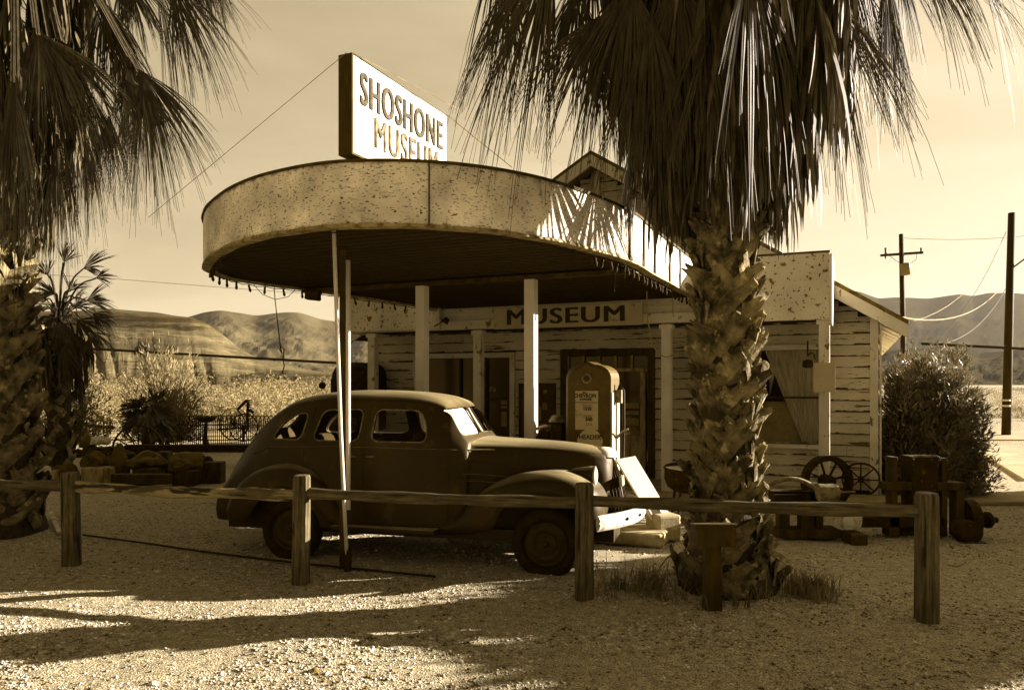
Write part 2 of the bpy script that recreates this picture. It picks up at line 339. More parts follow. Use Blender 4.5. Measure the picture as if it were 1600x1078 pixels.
# loose stones: uncountable
def pebbles(n, xr, yr, smin, smax, seed, name):
    r = np.random.default_rng(seed)
    y = yr[0]*(yr[1]/yr[0])**r.random(n); x = (r.random(n)*2-1)*.72*y+.0
    x = np.clip(x, xr[0], xr[1])
    dens = fbm(x*.9, y*1.6, 3, 31)
    keep = r.random(n) < np.clip((dens-.22)*3.2, .12, 1); x, y = x[keep], y[keep]; n = len(x)
    s = smin+(smax-smin)*r.random(n)**4
    z = gheight(x, y)+s*.12
    base = np.array([(1, 0, 0), (0, 1, 0), (-1, 0, 0), (0, -1, 0), (0, 0, .7), (0, 0, -.7)], float)
    v = base[None]*(.7+.6*r.random((n, 6, 1)))*s[:, None, None]*np.array([1, .85, .8])
    an = r.random(n)*2*PI; c, sn = np.cos(an), np.sin(an)
    vx = v[..., 0]*c[:, None]-v[..., 1]*sn[:, None]; vy = v[..., 0]*sn[:, None]+v[..., 1]*c[:, None]
    v = np.stack([vx+x[:, None], vy+y[:, None], v[..., 2]+z[:, None]], -1).reshape(-1, 3)
    f = np.array([(0, 1, 4), (1, 2, 4), (2, 3, 4), (3, 0, 4), (1, 0, 5), (2, 1, 5), (3, 2, 5), (0, 3, 5)])
    idx = (f[None]+6*np.arange(n)[:, None, None]).ravel()
    o = fast_mesh(name, v, idx, 3, M['pebble']); return tag(o, kind='stuff')
o = pebbles(150000, (-9, 9), (3.9, 13), .004, .019, 3, 'gravel_stones'); tag(o, 'small loose pale gravel stones scattered over the sandy yard', 'gravel')

o = pebbles(900, (-8, 8), (3.9, 11), .012, .04, 9, 'loose_cobbles'); tag(o, 'scattered larger stones lying on the gravel yard', 'stones')
# roads and walk on the right
def sheet(name, pts, z, m):
    b = MB(); b.prism([(p[0], p[1]) for p in pts], z-.05, z); o = b.build(name, m); tag(o, kind='structure'); return o
sheet('road', [G(1500, 706), G(1536, 711), G(1600, 750), (14, 15.0), (60, 15), (60, 22.9), (12, 22.9)], .03, M['road'])
sheet('far_road', [(-60, 25.3), (90, 25.3), (90, 30), (-60, 30)], .028, M['road'])
sheet('walkway', [G(1322, 777), G(1322, 789), G(1640, 789), G(1640, 777)], .05, M['walk'])

# ------------------------------------------------------------------ HILLS
def hill(name, prof, Rc, depth, m, rough, seed, gully=0, front=None, nu=360, nr=60):
    px = np.array([p[0] for p in prof], float); py = np.array([p[1] for p in prof], float)
    pu = np.linspace(px[0], px[-1], nu); crest = np.interp(pu, px, (HOR-py)/FPX*Rc+EYE); kw = max(3, nu//60)|1; kn = np.hanning(kw+2)[1:-1]; crest = np.convolve(np.pad(crest, kw//2, 'edge'), kn/kn.sum(), 'valid')
    u = (pu-800)/FPX; t = np.linspace(0, 1, nr)
    U, T = np.meshgrid(u, t, indexing='ij'); Cc = crest[:, None]
    Yd = Rc-depth*(1-T/.7)*(T < .7)+(T >= .7)*(T-.7)/.3*depth*.8
    s = np.where(T < .7, T/.7, 1-(T-.7)/.3)
    H = Cc*s**(1.0 if gully else 1.25)
    if gully:   # scarp: steep cap, fluted apron
        cap = np.clip((s-.80)/.04, 0, 1)
        H = Cc*((s/.82)**1.25*.74*(1-cap)+cap*(.86+.14*np.clip((s-.84)/.16, 0, 1)))
        H = np.where(T > .7, Cc*s, H)
        un = U*FPX/14+2.5*fbm(U*30, T*2, 3, seed+3)
        rid = 1-np.abs(2*vnoise(U*48+T*1.6+.5*(1-s)*vnoise(U*14, T*2, 2), T*.8, 8)-1)
        rid2 = fbm(U*160, T*6, 3, seed+5)
        rid3 = 1-np.abs(2*vnoise(U*190+.7*vnoise(U*40, T*4, 4), T*1.8, 18)-1)
        amp = Cc*gully*np.sin(np.clip(s/.8, 0, 1)*PI)**.7
        H = H-amp*(rid*.9+rid2*.22)*(T < .7)
    H = H+rough*Cc*(fbm(U*22+seed, T*8, 5, seed)-.5)*np.sin(np.clip(s, 0, 1)*PI)**.6
    edge = np.minimum(1, np.minimum(U-u[0], u[-1]-U)/.02+0)
    H = np.where(s <= .001, -2, H)
    A = np.stack([U*Yd, Yd, H], -1)
    b = MB(); b.grid(A); o = b.build(name, m, smooth=False); tag(o, kind='structure'); return o
hill('mesa_hill', [(-250, 470), (60, 486), (110, 486), (150, 484), (175, 482), (205, 485), (245, 488), (272, 493), (300, 496), (322, 505), (345, 520), (372, 543), (395, 556), (420, 563), (470, 575), (560, 592)], 1100, 520, M['mesa'], .05, 11, gully=.06, nu=1000, nr=130)
hill('far_ridge', [(-300, 500), (250, 505), (290, 496), (320, 487), (345, 484), (372, 488), (400, 493), (430, 489), (450, 487), (470, 488), (500, 498), (525, 502), (560, 497), (640, 492), (700, 500), (900, 505), (1100, 480), (1180, 462)], 3800, 1500, M['ridge'], .16, 21, nu=420, nr=70)
hill('low_foothills', [(360, 588), (400, 582), (450, 577), (480, 580), (530, 583), (580, 586), (700, 590), (800, 592)], 520, 130, M['mesa'], .5, 77, nu=260, nr=40)
hill('right_mountain', [(1120, 462), (1200, 450), (1260, 446), (1300, 450), (1325, 452), (1345, 456), (1372, 466), (1400, 464), (1450, 466), (1485, 461), (1500, 459), (1520, 462), (1545, 457), (1580, 457), (1620, 460), (1760, 440), (1950, 470)], 5200, 2400, M['mountain'], .09, 41, nu=420, nr=70)
hill('right_foothills', [(1150, 585), (1300, 560), (1420, 545), (1480, 540), (1530, 552), (1600, 545), (1700, 540), (1800, 560), (1900, 575)], 2000, 700, M['mountain'], .5, 61, nu=300, nr=50)

# ------------------------------------------------------------------ BUILDING (local frame: x along the front, y inwards)
BO = Vector((0, 13.6, 0)); YAW = -R(24); DX = Vector((math.cos(YAW), math.sin(YAW), 0)); EX = Vector((-math.sin(YAW), math.cos(YAW), 0))
def BW(a, b, z=0): return BO+DX*a+EX*b+Vector((0, 0, z))
def BL(p): q = Vector(p)-BO; return Vector((q.dot(DX), q.dot(EX), q.z))
def Apx(px, b):
    u = (px-800)/FPX; return (u*(13.6+.9135*b)-.4067*b)/(.9135+.4067*u)
def Zpx(px, py, b):
    p = BW(Apx(px, b), b); return EYE-(py-HOR)/FPX*p.y
WB = 1.5     # wall plane
A_L, A_R = Apx(583, WB), Apx(1371, WB)
A_PK = Apx(937, WB); EAVE = 2.95
PKZ = 5.95
bld = thing('museum_building', 'low gabled wooden building with peeling white clapboards and a front porch', 'building', BO, YAW)
def siding(mb, x0, x1, z0, z1, y, holes, axis='x', exp=.185, top=None):
    z = z0; k = 0
    while z < z1-.01:
        h = min(exp, z1-z)
        segs = [(x0, x1)]
        for hx0, hx1, hz0, hz1 in holes:
            if z+h*.5 > hz0 and z+h*.5 < hz1:
                ns = []
                for s0, s1 in segs:
                    if hx0 > s0: ns.append((s0, min(hx0, s1)))
                    if hx1 < s1: ns.append((max(hx1, s0), s1))
                segs = [q for q in ns if q[1]-q[0] > .02]
        for s0, s1 in segs:
            if top:
                lim0, lim1 = top(z+h)
                s0, s1 = max(s0, lim0), min(s1, lim1)
                if s1-s0 < .05: continue
            # split boards into lengths with little gaps and sag
            cuts = [s0]+sorted(random.uniform(s0, s1) for _ in range(int((s1-s0)/3.2)))+[s1]
            for c0, c1 in zip(cuts[:-1], cuts[1:]):
                if c1-c0 < .03: continue
                j0, j1 = random.uniform(-.006, .006), random.uniform(-.006, .006)
                p = .036+random.uniform(0, .008)
                c0 += .003; c1 -= .003
                q = [(c0, y-p, z+j0), (c1, y-p, z+j1), (c1, y-.006, z+h+.012+j1), (c0, y-.006, z+h+.012+j0), (c0, y, z+j0), (c1, y, z+j1), (c1, y, z+h+.012+j1), (c0, y, z+h+.012+j0)]
                if axis == 'y': q = [(-(v[1]), v[0], v[2]) for v in q]
                mb.add(q, [(0, 1, 2, 3), (4, 7, 6, 5), (0, 4, 5, 1), (2, 6, 7, 3), (0, 3, 7, 4), (1, 5, 6, 2)])
        z += h; k += 1
# openings
SWx0, SWx1, SWz0, SWz1 = Apx(652, WB), Apx(806, WB), .55, Zpx(730, 552, WB)      # shop window + glazed door bay
DRx0, DRx1, DRz1 = Apx(877, WB), Apx(1024, WB), Zpx(950, 545, WB)
RWx0, RWx1, RWz0, RWz1 = Apx(1150, WB), Apx(1283, WB), Zpx(1240, 694, WB), Zpx(1240, 547, WB)
holes = [(SWx0, SWx1, SWz0, SWz1), (DRx0, DRx1, 0, DRz1), (RWx0, RWx1, RWz0, RWz1)]
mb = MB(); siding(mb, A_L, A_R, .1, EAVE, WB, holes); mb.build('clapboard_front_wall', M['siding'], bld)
def gab(z): f = max(0, (PKZ-z)/(PKZ-EAVE)); return (A_PK-(A_PK-A_L)*f, A_PK+(A_R-A_PK)*f)
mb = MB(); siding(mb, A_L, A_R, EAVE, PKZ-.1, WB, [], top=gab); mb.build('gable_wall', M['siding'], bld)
mb = MB()   # inner structure wall (backing) with openings
def backing(mb, x0, x1, z0, z1, y0, y1, holes):
    xs = sorted(set([x0, x1]+[h[0] for h in holes]+[h[1] for h in holes]))
    for a, b in zip(xs[:-1], xs[1:]):
        hz = [h for h in holes if h[0] <= a+1e-4 and h[1] >= b-1e-4]
        if not hz: mb.bx(a, b, y0, y1, z0, z1)
        else:
            h = hz[0]
            if h[2] > z0: mb.bx(a, b, y0, y1, z0, h[2])
            mb.bx(a, b, y0, y1, h[3], z1)
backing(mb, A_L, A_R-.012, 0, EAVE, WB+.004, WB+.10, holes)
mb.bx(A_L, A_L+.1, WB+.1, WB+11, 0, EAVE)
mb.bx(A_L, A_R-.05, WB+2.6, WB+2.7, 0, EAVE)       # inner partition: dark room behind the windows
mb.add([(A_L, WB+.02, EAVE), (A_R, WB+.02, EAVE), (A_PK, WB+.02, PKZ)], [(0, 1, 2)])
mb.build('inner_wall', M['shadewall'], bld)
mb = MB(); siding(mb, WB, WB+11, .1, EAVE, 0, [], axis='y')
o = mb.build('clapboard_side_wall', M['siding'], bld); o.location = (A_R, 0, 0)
for q in ((A_R-.11, A_R+.012, WB-.05, WB-.002), (A_R+.03, A_R+.06, WB-.05, WB+.09), (A_L, A_L+.11, WB-.05, WB-.002)):
    mb = MB(); mb.bx(*q, .05, EAVE); mb.build('corner_board', M['trim'], bld)
# roof
ov = .42
def roofslab(sx, a_e):
    sl = (PKZ-EAVE)/abs(a_e-A_PK); ae = a_e+sx*ov; ze = EAVE-sl*ov
    y0, y1 = WB-.55, WB+11.5
    mb = MB(); t = .07
    v = [(A_PK, y0, PKZ+.16), (ae, y0, ze+.16), (ae, y1, ze+.16), (A_PK, y1, PKZ+.16)]
    v += [(x, y, z-t) for x, y, z in v]
    mb.add(v, [(0, 1, 2, 3), (7, 6, 5, 4), (0, 4, 5, 1), (1, 5, 6, 2), (2, 6, 7, 3), (3, 7, 4, 0)])
    mb.build('roof', M['shingle'], bld)
    mb = MB(); y2 = y0+.05; v = [(A_PK, y0-.004, PKZ+.09-.004), (ae, y0-.004, ze+.09-.004), (ae, y0-.004, ze-.12), (A_PK, y0-.004, PKZ-.12)]
    v += [(x, y2, z) for x, y, z in v]
    mb.add(v, [(0, 1, 2, 3), (7, 6, 5, 4), (0, 4, 5, 1), (1, 5, 6, 2), (2, 6, 7, 3), (3, 7, 4, 0)])
    mb.build('rake_board', M['trim'], bld)
    for k in range(14):
        mb = MB(); y = y0+.25+k*.85; f = .55
        p0 = Vector((a_e-sx*.3, y, EAVE+.3*sl-.0)); p1 = Vector((ae, y, ze+.03))
        mb.tube([p0, p1], .045, 4); mb.build('rafter_tail', M['trim'], bld)
roofslab(1, A_R); roofslab(-1, A_L)
mb = MB(); mb.bx(A_PK-.07, A_PK+.03, WB-.12, WB-.035, PKZ-1.2, PKZ-.1); mb.build('king_post', M['trim'], bld)
# porch: slab, posts, lintel, parapet
PA0, PA1 = Apx(546, 0), Apx(1296, 0)
mb = MB(); mb.bx(PA0-.1, PA1+.2, -.25, WB, 0, .12); mb.build('porch_floor', M['concrete'], bld)
PZ = 2.84
for px_ in (583, 748, 1042, 1288):
    a_ = Apx(px_, 0); wd = .075
    mb = MB(); mb.bx(a_-wd, a_+wd, -.075, .075, .12, PZ-.02); mb.bx(a_-.11, a_+.11, -.085, .085, PZ-.1, PZ-.03)
    p = mb.build('porch_post', M['trim'] if px_ != 1042 else M['post'], bld)
CA0, CA1 = Apx(690, 0), Apx(1090, 0)
mb = MB(); mb.bx(PA0, PA1, -.06, .06, PZ, PZ+.16); mb.build('porch_lintel', M['trim'], bld)
mb = MB()
siding(mb, CA0-.3, CA1+.1, PZ+.165, 3.2, .02, [], exp=.12); mb.build('lintel_boards', M['trim'], bld)
def para(x0, x1, z1, z0=PZ-.0):
    mb = MB(); mb.bx(x0, x1, -.13, -.062, z0, z1); o = mb.build('porch_parapet', M['specked'], bld)
    mb = MB(); mb.bx(x0-.01, x1+.01, -.145, -.04, z1+.002, z1+.03); mb.build('parapet_cap', M['darkwood'], bld)
para(PA0, CA0+.02, 3.78, PZ+.02); para(CA1+.1, PA1, 3.80, PZ-.03)
mb = MB(); mb.bx(PA1+.003, PA1+.04, -.125, WB-.06, PZ-.1, 3.78); mb.build('parapet_return', M['post'], bld)
mb = MB(); mb.bx(PA0-.04, PA0-.003, -.125, WB-.06, PZ-.0, 3.78); mb.build('parapet_return', M['post'], bld)
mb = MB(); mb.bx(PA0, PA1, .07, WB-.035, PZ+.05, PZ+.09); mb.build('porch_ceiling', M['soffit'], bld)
# shop window
def frame(mb, x0, x1, z0, z1, y, w=.09, d=.05, sill=True):
    mb.bx(x0-w, x0, y-d, y+.06, z0, z1); mb.bx(x1, x1+w, y-d, y+.06, z0, z1)
    mb.bx(x0-w, x1+w, y-d, y+.06, z1+.001, z1+w); mb.bx(x0-w, x1+w, y-d-(.04 if sill else 0), y+.06, z0-w*.7, z0-.001)
def pane(x0, x1, z0, z1, y, m, par, name='pane'):
    mb = MB(); mb.bx(x0, x1, y, y+.008, z0, z1); return mb.build(name, m, par)
win = MB(); frame(win, SWx0+.05, SWx1-.10, SWz0+.06, SWz1-.1, WB-.035, .10); f = win.build('shop_window', M['trim'], bld)
xm = Apx(758, WB); mm = Apx(719, WB)
pane(SWx0+.05, SWx1-.1, SWz0+.06, SWz1-.1, WB+.05, M['glass_dark2'], f)
mb = MB(); mb.bx(xm-.03, xm+.03, WB-.04, WB+.045, SWz0+.06, SWz1-.1); mb.bx(mm-.015, mm+.015, WB-.01, WB+.045, SWz0+.06, SWz1-.1)
zm = Zpx(780, 624, WB); mb.bx(xm+.03, SWx1-.1, WB-.02, WB+.044, zm-.02, zm+.02); mb.build('mullion', M['darkwood'], f)
mb = MB()
for px_, py_, w_, h_ in ((765, 608, .07, .09), (771, 609, .06, .08), (786, 628, .13, .11), (786, 636, .13, .05), (786, 655, .12, .3)):
    mb = MB(); a_ = Apx(px_, WB); z_ = Zpx(px_, py_, WB); mb.bx(a_-w_/2, a_+w_/2, WB+.043, WB+.048, z_-h_/2, z_+h_/2); mb.build('window_notice', M['paper'], f)
# entrance
mb = MB(); dw = .13
mb.bx(DRx0, DRx0+dw, WB-.06, WB+.05, .12, DRz1); mb.bx(DRx1-dw, DRx1, WB-.06, WB+.05, .12, DRz1); mb.bx(DRx0+dw, DRx1-dw, WB-.06, WB+.05, DRz1-.13, DRz1-.001)
dr = mb.build('entrance_door', M['darkwood'], bld)
zt = Zpx(950, 578, WB)
mb = MB(); x0, x1 = DRx0+dw, DRx1-dw
mb.bx(x0, x1, WB+.0, WB+.05, zt-.03, zt+.03)
for q in range(6):
    xx = x0+(x1-x0)*q/5; mb.bx(max(x0, xx-.018), min(x1, xx+.018), WB+.002, WB+.045, zt+.03, DRz1-.13)
mb.build('transom_bar', M['wood_pale'], dr)
pane(x0, x1, .2, DRz1-.14, WB+.055, M['glass_dark'], dr)
sx = Apx(1000, WB)
mb = MB(); mb.bx(sx, sx+.10, WB-.0, WB+.05, .14, zt-.04); mb.bx(sx-.42, sx-.003, WB-.0, WB+.05, .14, .9); mb.bx(sx-.75, sx-.43, WB, WB+.05, .14, zt-.04)
mb.build('door_leaf', M['wood_pale'], dr)
mb = MB(); zc = Zpx(995, 634, WB)
for z_, h_ in ((zc, .1), (zc-.13, .07), (zc-.3, .13)): mb.bx(sx-.30, sx-.03, WB+.036, WB+.05, z_-h_/2, z_+h_/2)
mb.build('door_notice', M['paper'], dr)
# right window with curtain
win = MB(); frame(win, RWx0, RWx1, RWz0, RWz1, WB-.035, .09, .05); f = win.build('curtained_window', M['trim'], bld)
pane(RWx0, RWx1, RWz0, RWz1, WB+.02, M['glass'], f)
mb = MB(); zz = Zpx(1240, 621, WB); mb.bx(RWx0, RWx1, WB-.03, WB+.015, zz-.018, zz+.018); mb.build('sash_bar', M['darkwood'], f)
# curtain: drawn to lower right
A = []
for q in range(22):
    t = q/21; z = RWz1-(RWz1-RWz0)*t*.99
    xl = RWx0+.0+(RWx1-RWx0)*(.34+.44*t)
    row = []
    for p_ in range(40):
        s_ = p_/39; x = xl+(RWx1-xl-.02)*s_; row.append((x, WB+.12+.022*math.sin(s_*46+t*2)+.01*math.sin(s_*17), z+(.04*math.sin(s_*9) if q == 21 else 0)))
    A.append(row)
mb = MB(); mb.grid(A); mb.build('curtain', M['curtain'], f, smooth=True)
A = []
for q in range(12):
    t = q/11; A.append([(RWx0+.55+(.18*(1-t))*s_/9*1.0, WB+.12+.02*math.sin(s_*1.9), RWz1-(RWz1-RWz0)*t*.5) for s_ in range(10)])
mb = MB(); mb.grid(A); mb.build('curtain', M['curtain'], f, smooth=True)
mb = MB(); mb.bx(RWx0, RWx1, WB+.19, WB+.2, RWz0, RWz0+(RWz1-RWz0)*.45); mb.build('glass_reflection', M['paper'], f)  # flat sheet standing in for the reflection in the lower pane
# wall lamp and hanging plant under the right porch
lp = thing('porch_lantern', 'small dark bracket lamp under the porch beside the curtained window', 'lamp', BW(Apx(1262, .9), .9, 2.2))
mb = MB(); mb.tube([(0, 0, .35), (0, 0, .1)], .012, 6); mb.tube([(0, 0, .1), (.05, 0, .16), (.1, 0, .14), (.12, 0, .05)], .01, 6); mb.build('bracket', M['iron'], lp)
mb = MB(); mb.lathe([(.0, .05), (.07, .03), (.09, -.05), (.05, -.09), (0, -.09)], n=12); mb.build('lamp_shade', M['iron'], lp, smooth=True)

# MUSEUM board on the lintel
def text_obj(s, size, m, parent, loc, rot, sx=1, ext=.006, name='lettering', spacing=1.0, bold=0, shear=0, align='CENTER', heavy=0):
    cu = bpy.data.curves.new(name, 'FONT'); cu.body = s; cu.size = size; cu.extrude = ext; cu.align_x = align; cu.align_y = 'CENTER'
    cu.space_character = spacing; cu.offset = bold; cu.shear = shear
    t = bpy.data.objects.new('t', cu); C.objects.link(t)
    dg = bpy.context.evaluated_depsgraph_get(); me = bpy.data.meshes.new_from_object(t.evaluated_get(dg))
    bpy.data.objects.remove(t); bpy.data.curves.remove(cu)
    if heavy:
        bm = bmesh.new(); bm.from_mesh(me)
        for k_ in (-1, 1):
            m2 = me.copy(); m2.transform(Matrix.Translation((k_*heavy, 0, -.0006*(k_+2)))); bm.from_mesh(m2); bpy.data.meshes.remove(m2)
        bm.to_mesh(me); bm.free()
    me.name = name; me.materials.clear(); me.materials.append(m)
    o = bpy.data.objects.new(name, me); C.objects.link(o); o.parent = parent
    o.location = loc; o.rotation_euler = rot; o.scale = (sx, 1, 1)
    return o
MS0, MS1 = Apx(770, -.17), Apx(1002, -.17)
ms = thing('museum_board', 'long pale board lettered MUSEUM fixed on the porch lintel under the canopy', 'sign', BW((MS0+MS1)/2, -.07, 3.02), YAW)
wd = MS1-MS0; zt_, zb_ = Zpx(886, 477, -.12), Zpx(886, 511, -.12)
hh = zt_-zb_; ms.location.z = (zt_+zb_)/2
mb = MB(); mb.box((0, -.03, 0), (wd, .03, hh)); mb.build('board', M['signboard'], ms)
text_obj('MUSEUM', hh*1.02, M['black'], ms, (-.02, -.052, 0), (R(90), 0, 0), sx=1.36, spacing=1.12, bold=0, name='lettering', heavy=.011)

# ------------------------------------------------------------------ CANOPY
ZS, ZT = 3.22, 3.78
front = [(2.97, 12.28), (2.30, 10.77), (1.70, 9.42), (1.32, 8.56), (.63, 7.58), (0, 6.98), (-.72, 6.66), (-1.50, 6.66), (-2.16, 6.99), (-2.67, 7.45), (-3.12, 8.05), (-3.44, 8.6), (-3.70, 9.3), (-3.66, 10.2), (-3.1, 11.1), (-2.45, 12.2), (-1.9, 13.2), (-1.36, 14.3)]
cp = [Vector((x, y, 0)) for x, y in front]
outl = crom(cp, 7)
CO = Vector((-.8, 9.8, ZS))
cano = thing('station_canopy', 'big round-nosed filling station canopy with weathered white fascia over the car', 'canopy', CO)
def normals2(pl):
    out = []
    for i in range(len(pl)):
        t = (pl[min(i+1, len(pl)-1)]-pl[max(i-1, 0)]).normalized(); out.append(Vector((t.y, -t.x, 0)))
    return out
nn = normals2(outl)
if (outl[40]+nn[40]-CO).length < (outl[40]-CO).length: nn = [-q for q in nn]
mb = MB(); A = []
zlev = [ZS, ZS+.02]+list(np.linspace(ZS+.06, ZT-.03, 9))+[ZT]
for z in zlev:
    A.append([tuple(p+n*(.012*math.sin(i*1.7+z*3)*0+.008*(vnoise(np.array(i*.5), np.array(z*4), 3)-.5))+Vector((0, 0, z+.012*math.sin(i*.45)*(z == ZS)))) for i, (p, n) in enumerate(zip(outl, nn))])
A += [[tuple(p-n*.05+Vector((0, 0, ZT))) for p, n in zip(outl, nn)], [tuple(p-n*.05+Vector((0, 0, ZS))) for p, n in zip(outl, nn)]]
mb.grid(A); mb.build('fascia', M['fascia'], cano, smooth=False, rel='world')
mb = MB()      # trim lip top and bottom
A = [[tuple(p+n*r_+Vector((0, 0, z))) for p, n in zip(outl, nn)] for r_, z in ((.015, ZT-.02), (.022, ZT+.008), (-.06, ZT+.01), (-.06, ZT+.002), (.0, ZT+.002))]
mb.grid(A); mb.build('top_flashing', M['darkwood'], cano, rel='world')
mb = MB()
A = [[tuple(p+n*r_+Vector((0, 0, z+.003*math.sin(i*.9)))) for i, (p, n) in enumerate(zip(outl, nn))] for r_, z in ((.010, ZS+.012), (.014, ZS-.012), (-.10, ZS-.014), (-.10, ZS+.01))]
mb.grid(A); mb.build('bottom_trim', M['wood_pale'], cano, rel='world')
inset = [p-n*.05 for p, n in zip(outl, nn)]
mb = MB()
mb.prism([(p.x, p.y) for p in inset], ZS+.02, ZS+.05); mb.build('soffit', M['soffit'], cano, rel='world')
mb = MB(); mb.prism([(p.x, p.y) for p in inset], ZT-.16, ZT-.12); mb.build('roof_deck', M['darkwood'], cano, rel='world')
def side_at(b):    # extents of the outline at inward distance b
    xs = []
    L_ = [BL(p) for p in outl]
    for p, q in zip(L_[:-1], L_[1:]):
        if (p.y-b)*(q.y-b) <= 0 and abs(p.y-q.y) > 1e-6:
            t = (b-p.y)/(q.y-p.y); xs.append(p.x+(q.x-p.x)*t)
    return (min(xs), max(xs)) if len(xs) > 1 else None
mb = MB()
for k in range(46):        # board joints: slim battens across the soffit
    b = -7.0+k*.16; e_ = side_at(b)
    if not e_ or e_[1]-e_[0] < .6: continue
    p, q = BW(e_[0]+.08, b, ZS+.012), BW(e_[1]-.08, b, ZS+.012)
    mb.tube([p, q], .0035, 4)
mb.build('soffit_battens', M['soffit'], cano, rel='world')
for a_ in (.24, 1.82):
    mb = MB(); p = BW(a_, -3.5); mb.bx(-.066, .066, -.066, .066, .15, ZS-.06)
    o = mb.build('canopy_column', M['post'], cano); o.location = Vector((p.x, p.y, 0))-CO; o.rotation_euler = (0, 0, YAW)
mb = MB(); e_ = side_at(-3.5); mb.box((0, 0, 0), (e_[1]-e_[0]-.16, .12, .05)); o = mb.build('cross_beam', M['darkwood'], cano)
o.location = BW((e_[0]+e_[1])/2, -3.5, ZS-.03)-CO; o.rotation_euler = (0, 0, YAW)
# seam strips and dark battens on the sunny side
def fas(px_, up=True, w_=.012, m='black', name='seam', t0=0, t1=1, off=.012):
    best = min(range(12, len(outl)-45), key=lambda i: abs(outl[i].x/outl[i].y-(px_-800)/FPX) if outl[i].y < 12.4 and i < 60 else 9)
    p, n = outl[best], nn[best]; t = Vector((-n.y, n.x, 0))
    mb = MB(); c_ = p+n*off
    mb.box((0, 0, 0), (w_, .012, (ZT-ZS)*(t1-t0))); o = mb.build(name, M[m], cano)
    o.location = c_+Vector((0, 0, ZS+(ZT-ZS)*(t0+t1)/2))-CO; o.rotation_euler = (0, 0, math.atan2(t.y, t.x))
outl_s = outl
def batten(Yb, w_):
    i = min(range(0, 25), key=lambda i: abs(outl[i].y-Yb)); p, n = outl[i], nn[i]; t = Vector((-n.y, n.x, 0))
    mb = MB(); mb.box((0, 0, 0), (w_, .016, ZT-ZS-.02)); o = mb.build('fascia_batten', M['black'], cano)
    o.location = p+n*.016+Vector((0, 0, (ZS+ZT)/2))-CO; o.rotation_euler = (0, 0, math.atan2(t.y, t.x))
for px_, w_ in ((986, .10), (1003, .05), (1022, .05), (1048, .06), (1060, .05)):
    u = (px_-800)/FPX; Yb = (1.32-.4435*8.56)/(u-.4435); batten(Yb, w_)
fas(672, w_=.012, name='fascia_seam')
# guy pole
gp = thing('leaning_pipe', 'thin steel pipe leaning from the canopy rim down to the gravel', 'pole', (-1.63, 7.62, 0))
mb = MB(); mb.tube([(0, 0, -.05), (-.03, -.18, 1.4), (.02, -.68, ZS+.02)], .019, 12); mb.build('pipe', M['post'], gp, smooth=True)
mb = MB(); mb.tube([(0, 0, .0), (0, -.01, .22)], .04, 12); mb.build('ground_sleeve', M['iron'], gp)
pp = thing('canopy_prop_post', 'dark upright prop post with a white tube as its sunlit edge beside the leaning pipe', 'post', (-1.69, 7.80, 0))
mb = MB(); mb.box((-.02, 0, ZS/2-.02), (.07, .09, ZS+.03)); mb.build('post', M['darkwood'], pp, bevel=.008)
mb = MB(); mb.tube([(.032, -.03, .58), (.032, -.03, 2.0), (.032, -.03, 3.1)], .025, 12); mb.build('sunlit_edge', M['post'], pp, smooth=True)  # white tube stands in for the post's sunlit right face
# string of bulbs along the rim
sl = thing('string_lights', 'string of dark bulbs hanging along the canopy rim', 'lights', (0, 0, ZS))
pts = [p-n*.09 for p, n in zip(outl, nn)]
Ls = 0; nxt = .1; spots = []
for i in range(len(pts)-1):
    d_ = (pts[i+1]-pts[i]).length; Ls += d_
    if Ls > nxt and (i < 26 or i > 70): spots.append(pts[i]); nxt = Ls+(.16 if i < 26 else .24)
mb = MB(); wl = [p+Vector((0, 0, ZS-.035-.015*(i % 2))) for i, p in enumerate(pts)]; mb.tube(wl, .006, 4); mb.build('wire', M['wire'], sl, rel='world')
bm_ = MB(); bm_.lathe([(0, .01), (.014, .0), (.016, -.03), (.013, -.04), (.020, -.06), (.017, -.085), (0, -.10)], n=8)
b0 = None
for p in spots[:95]:
    if b0 is None: b0 = bm_.build('bulb', M['iron'], sl, smooth=True); o = b0
    else: o = b0.copy(); C.objects.link(o); o.parent = sl
    o.location = (p.x, p.y, -.045); o.rotation_euler = (random.uniform(-.25, .25), random.uniform(-.25, .25), 0)
fl = thing('floodlight', 'dark box floodlight hanging under the far left canopy rim', 'floodlight', P(489, 452, 11.0))
mb = MB(); mb.box((0, 0, -.09), (.20, .16, .13), ry=.1); mb.build('housing', M['iron'], fl, bevel=.012)
mb = MB(); mb.tube([(.1, 0, -.08), (.14, 0, -.03), (.12, 0, .05), (0, 0, .09)], .012, 6); mb.build('bracket', M['iron'], fl)
hw = thing('hanging_wire', 'thin wire with a knotted hook dangling from the far canopy rim', 'wire', P(430, 448, 10.9))
mb = MB(); q = [P(x, y, 10.9)-hw.location for x, y in ((428, 444), (430, 470), (434, 505), (438, 540), (441, 553))]
mb.tube(q, .007, 5); q2 = [P(x, y, 10.9)-hw.location for x, y in ((441, 553), (437, 546), (439, 541), (444, 546), (442, 560), (444, 572), (441, 583))]; mb.tube(q2, .009, 5)
mb.tube([P(x, y, 10.9)-hw.location for x, y in ((395, 443), (410, 460), (430, 468), (450, 464), (462, 452))], .005, 5)
mb.build('wire', M['wire'], hw)
hc = thing('dangling_cable', 'pale loose cable looping down in front of the right porch post', 'wire', P(1012, 440, 11.5))
mb = MB(); mb.tube([tuple(P(x, y, 11.5)-hc.location) for x, y in ((1010, 440), (1012, 500), (1018, 535), (1028, 553), (1040, 558), (1052, 555), (1058, 550))], .010, 6)
mb.tube([tuple(P(x, y, 11.5)-hc.location) for x, y in ((1050, 436), (1051, 470), (1052, 495))], .008, 6); mb.build('cable', M['greybox'], hc)
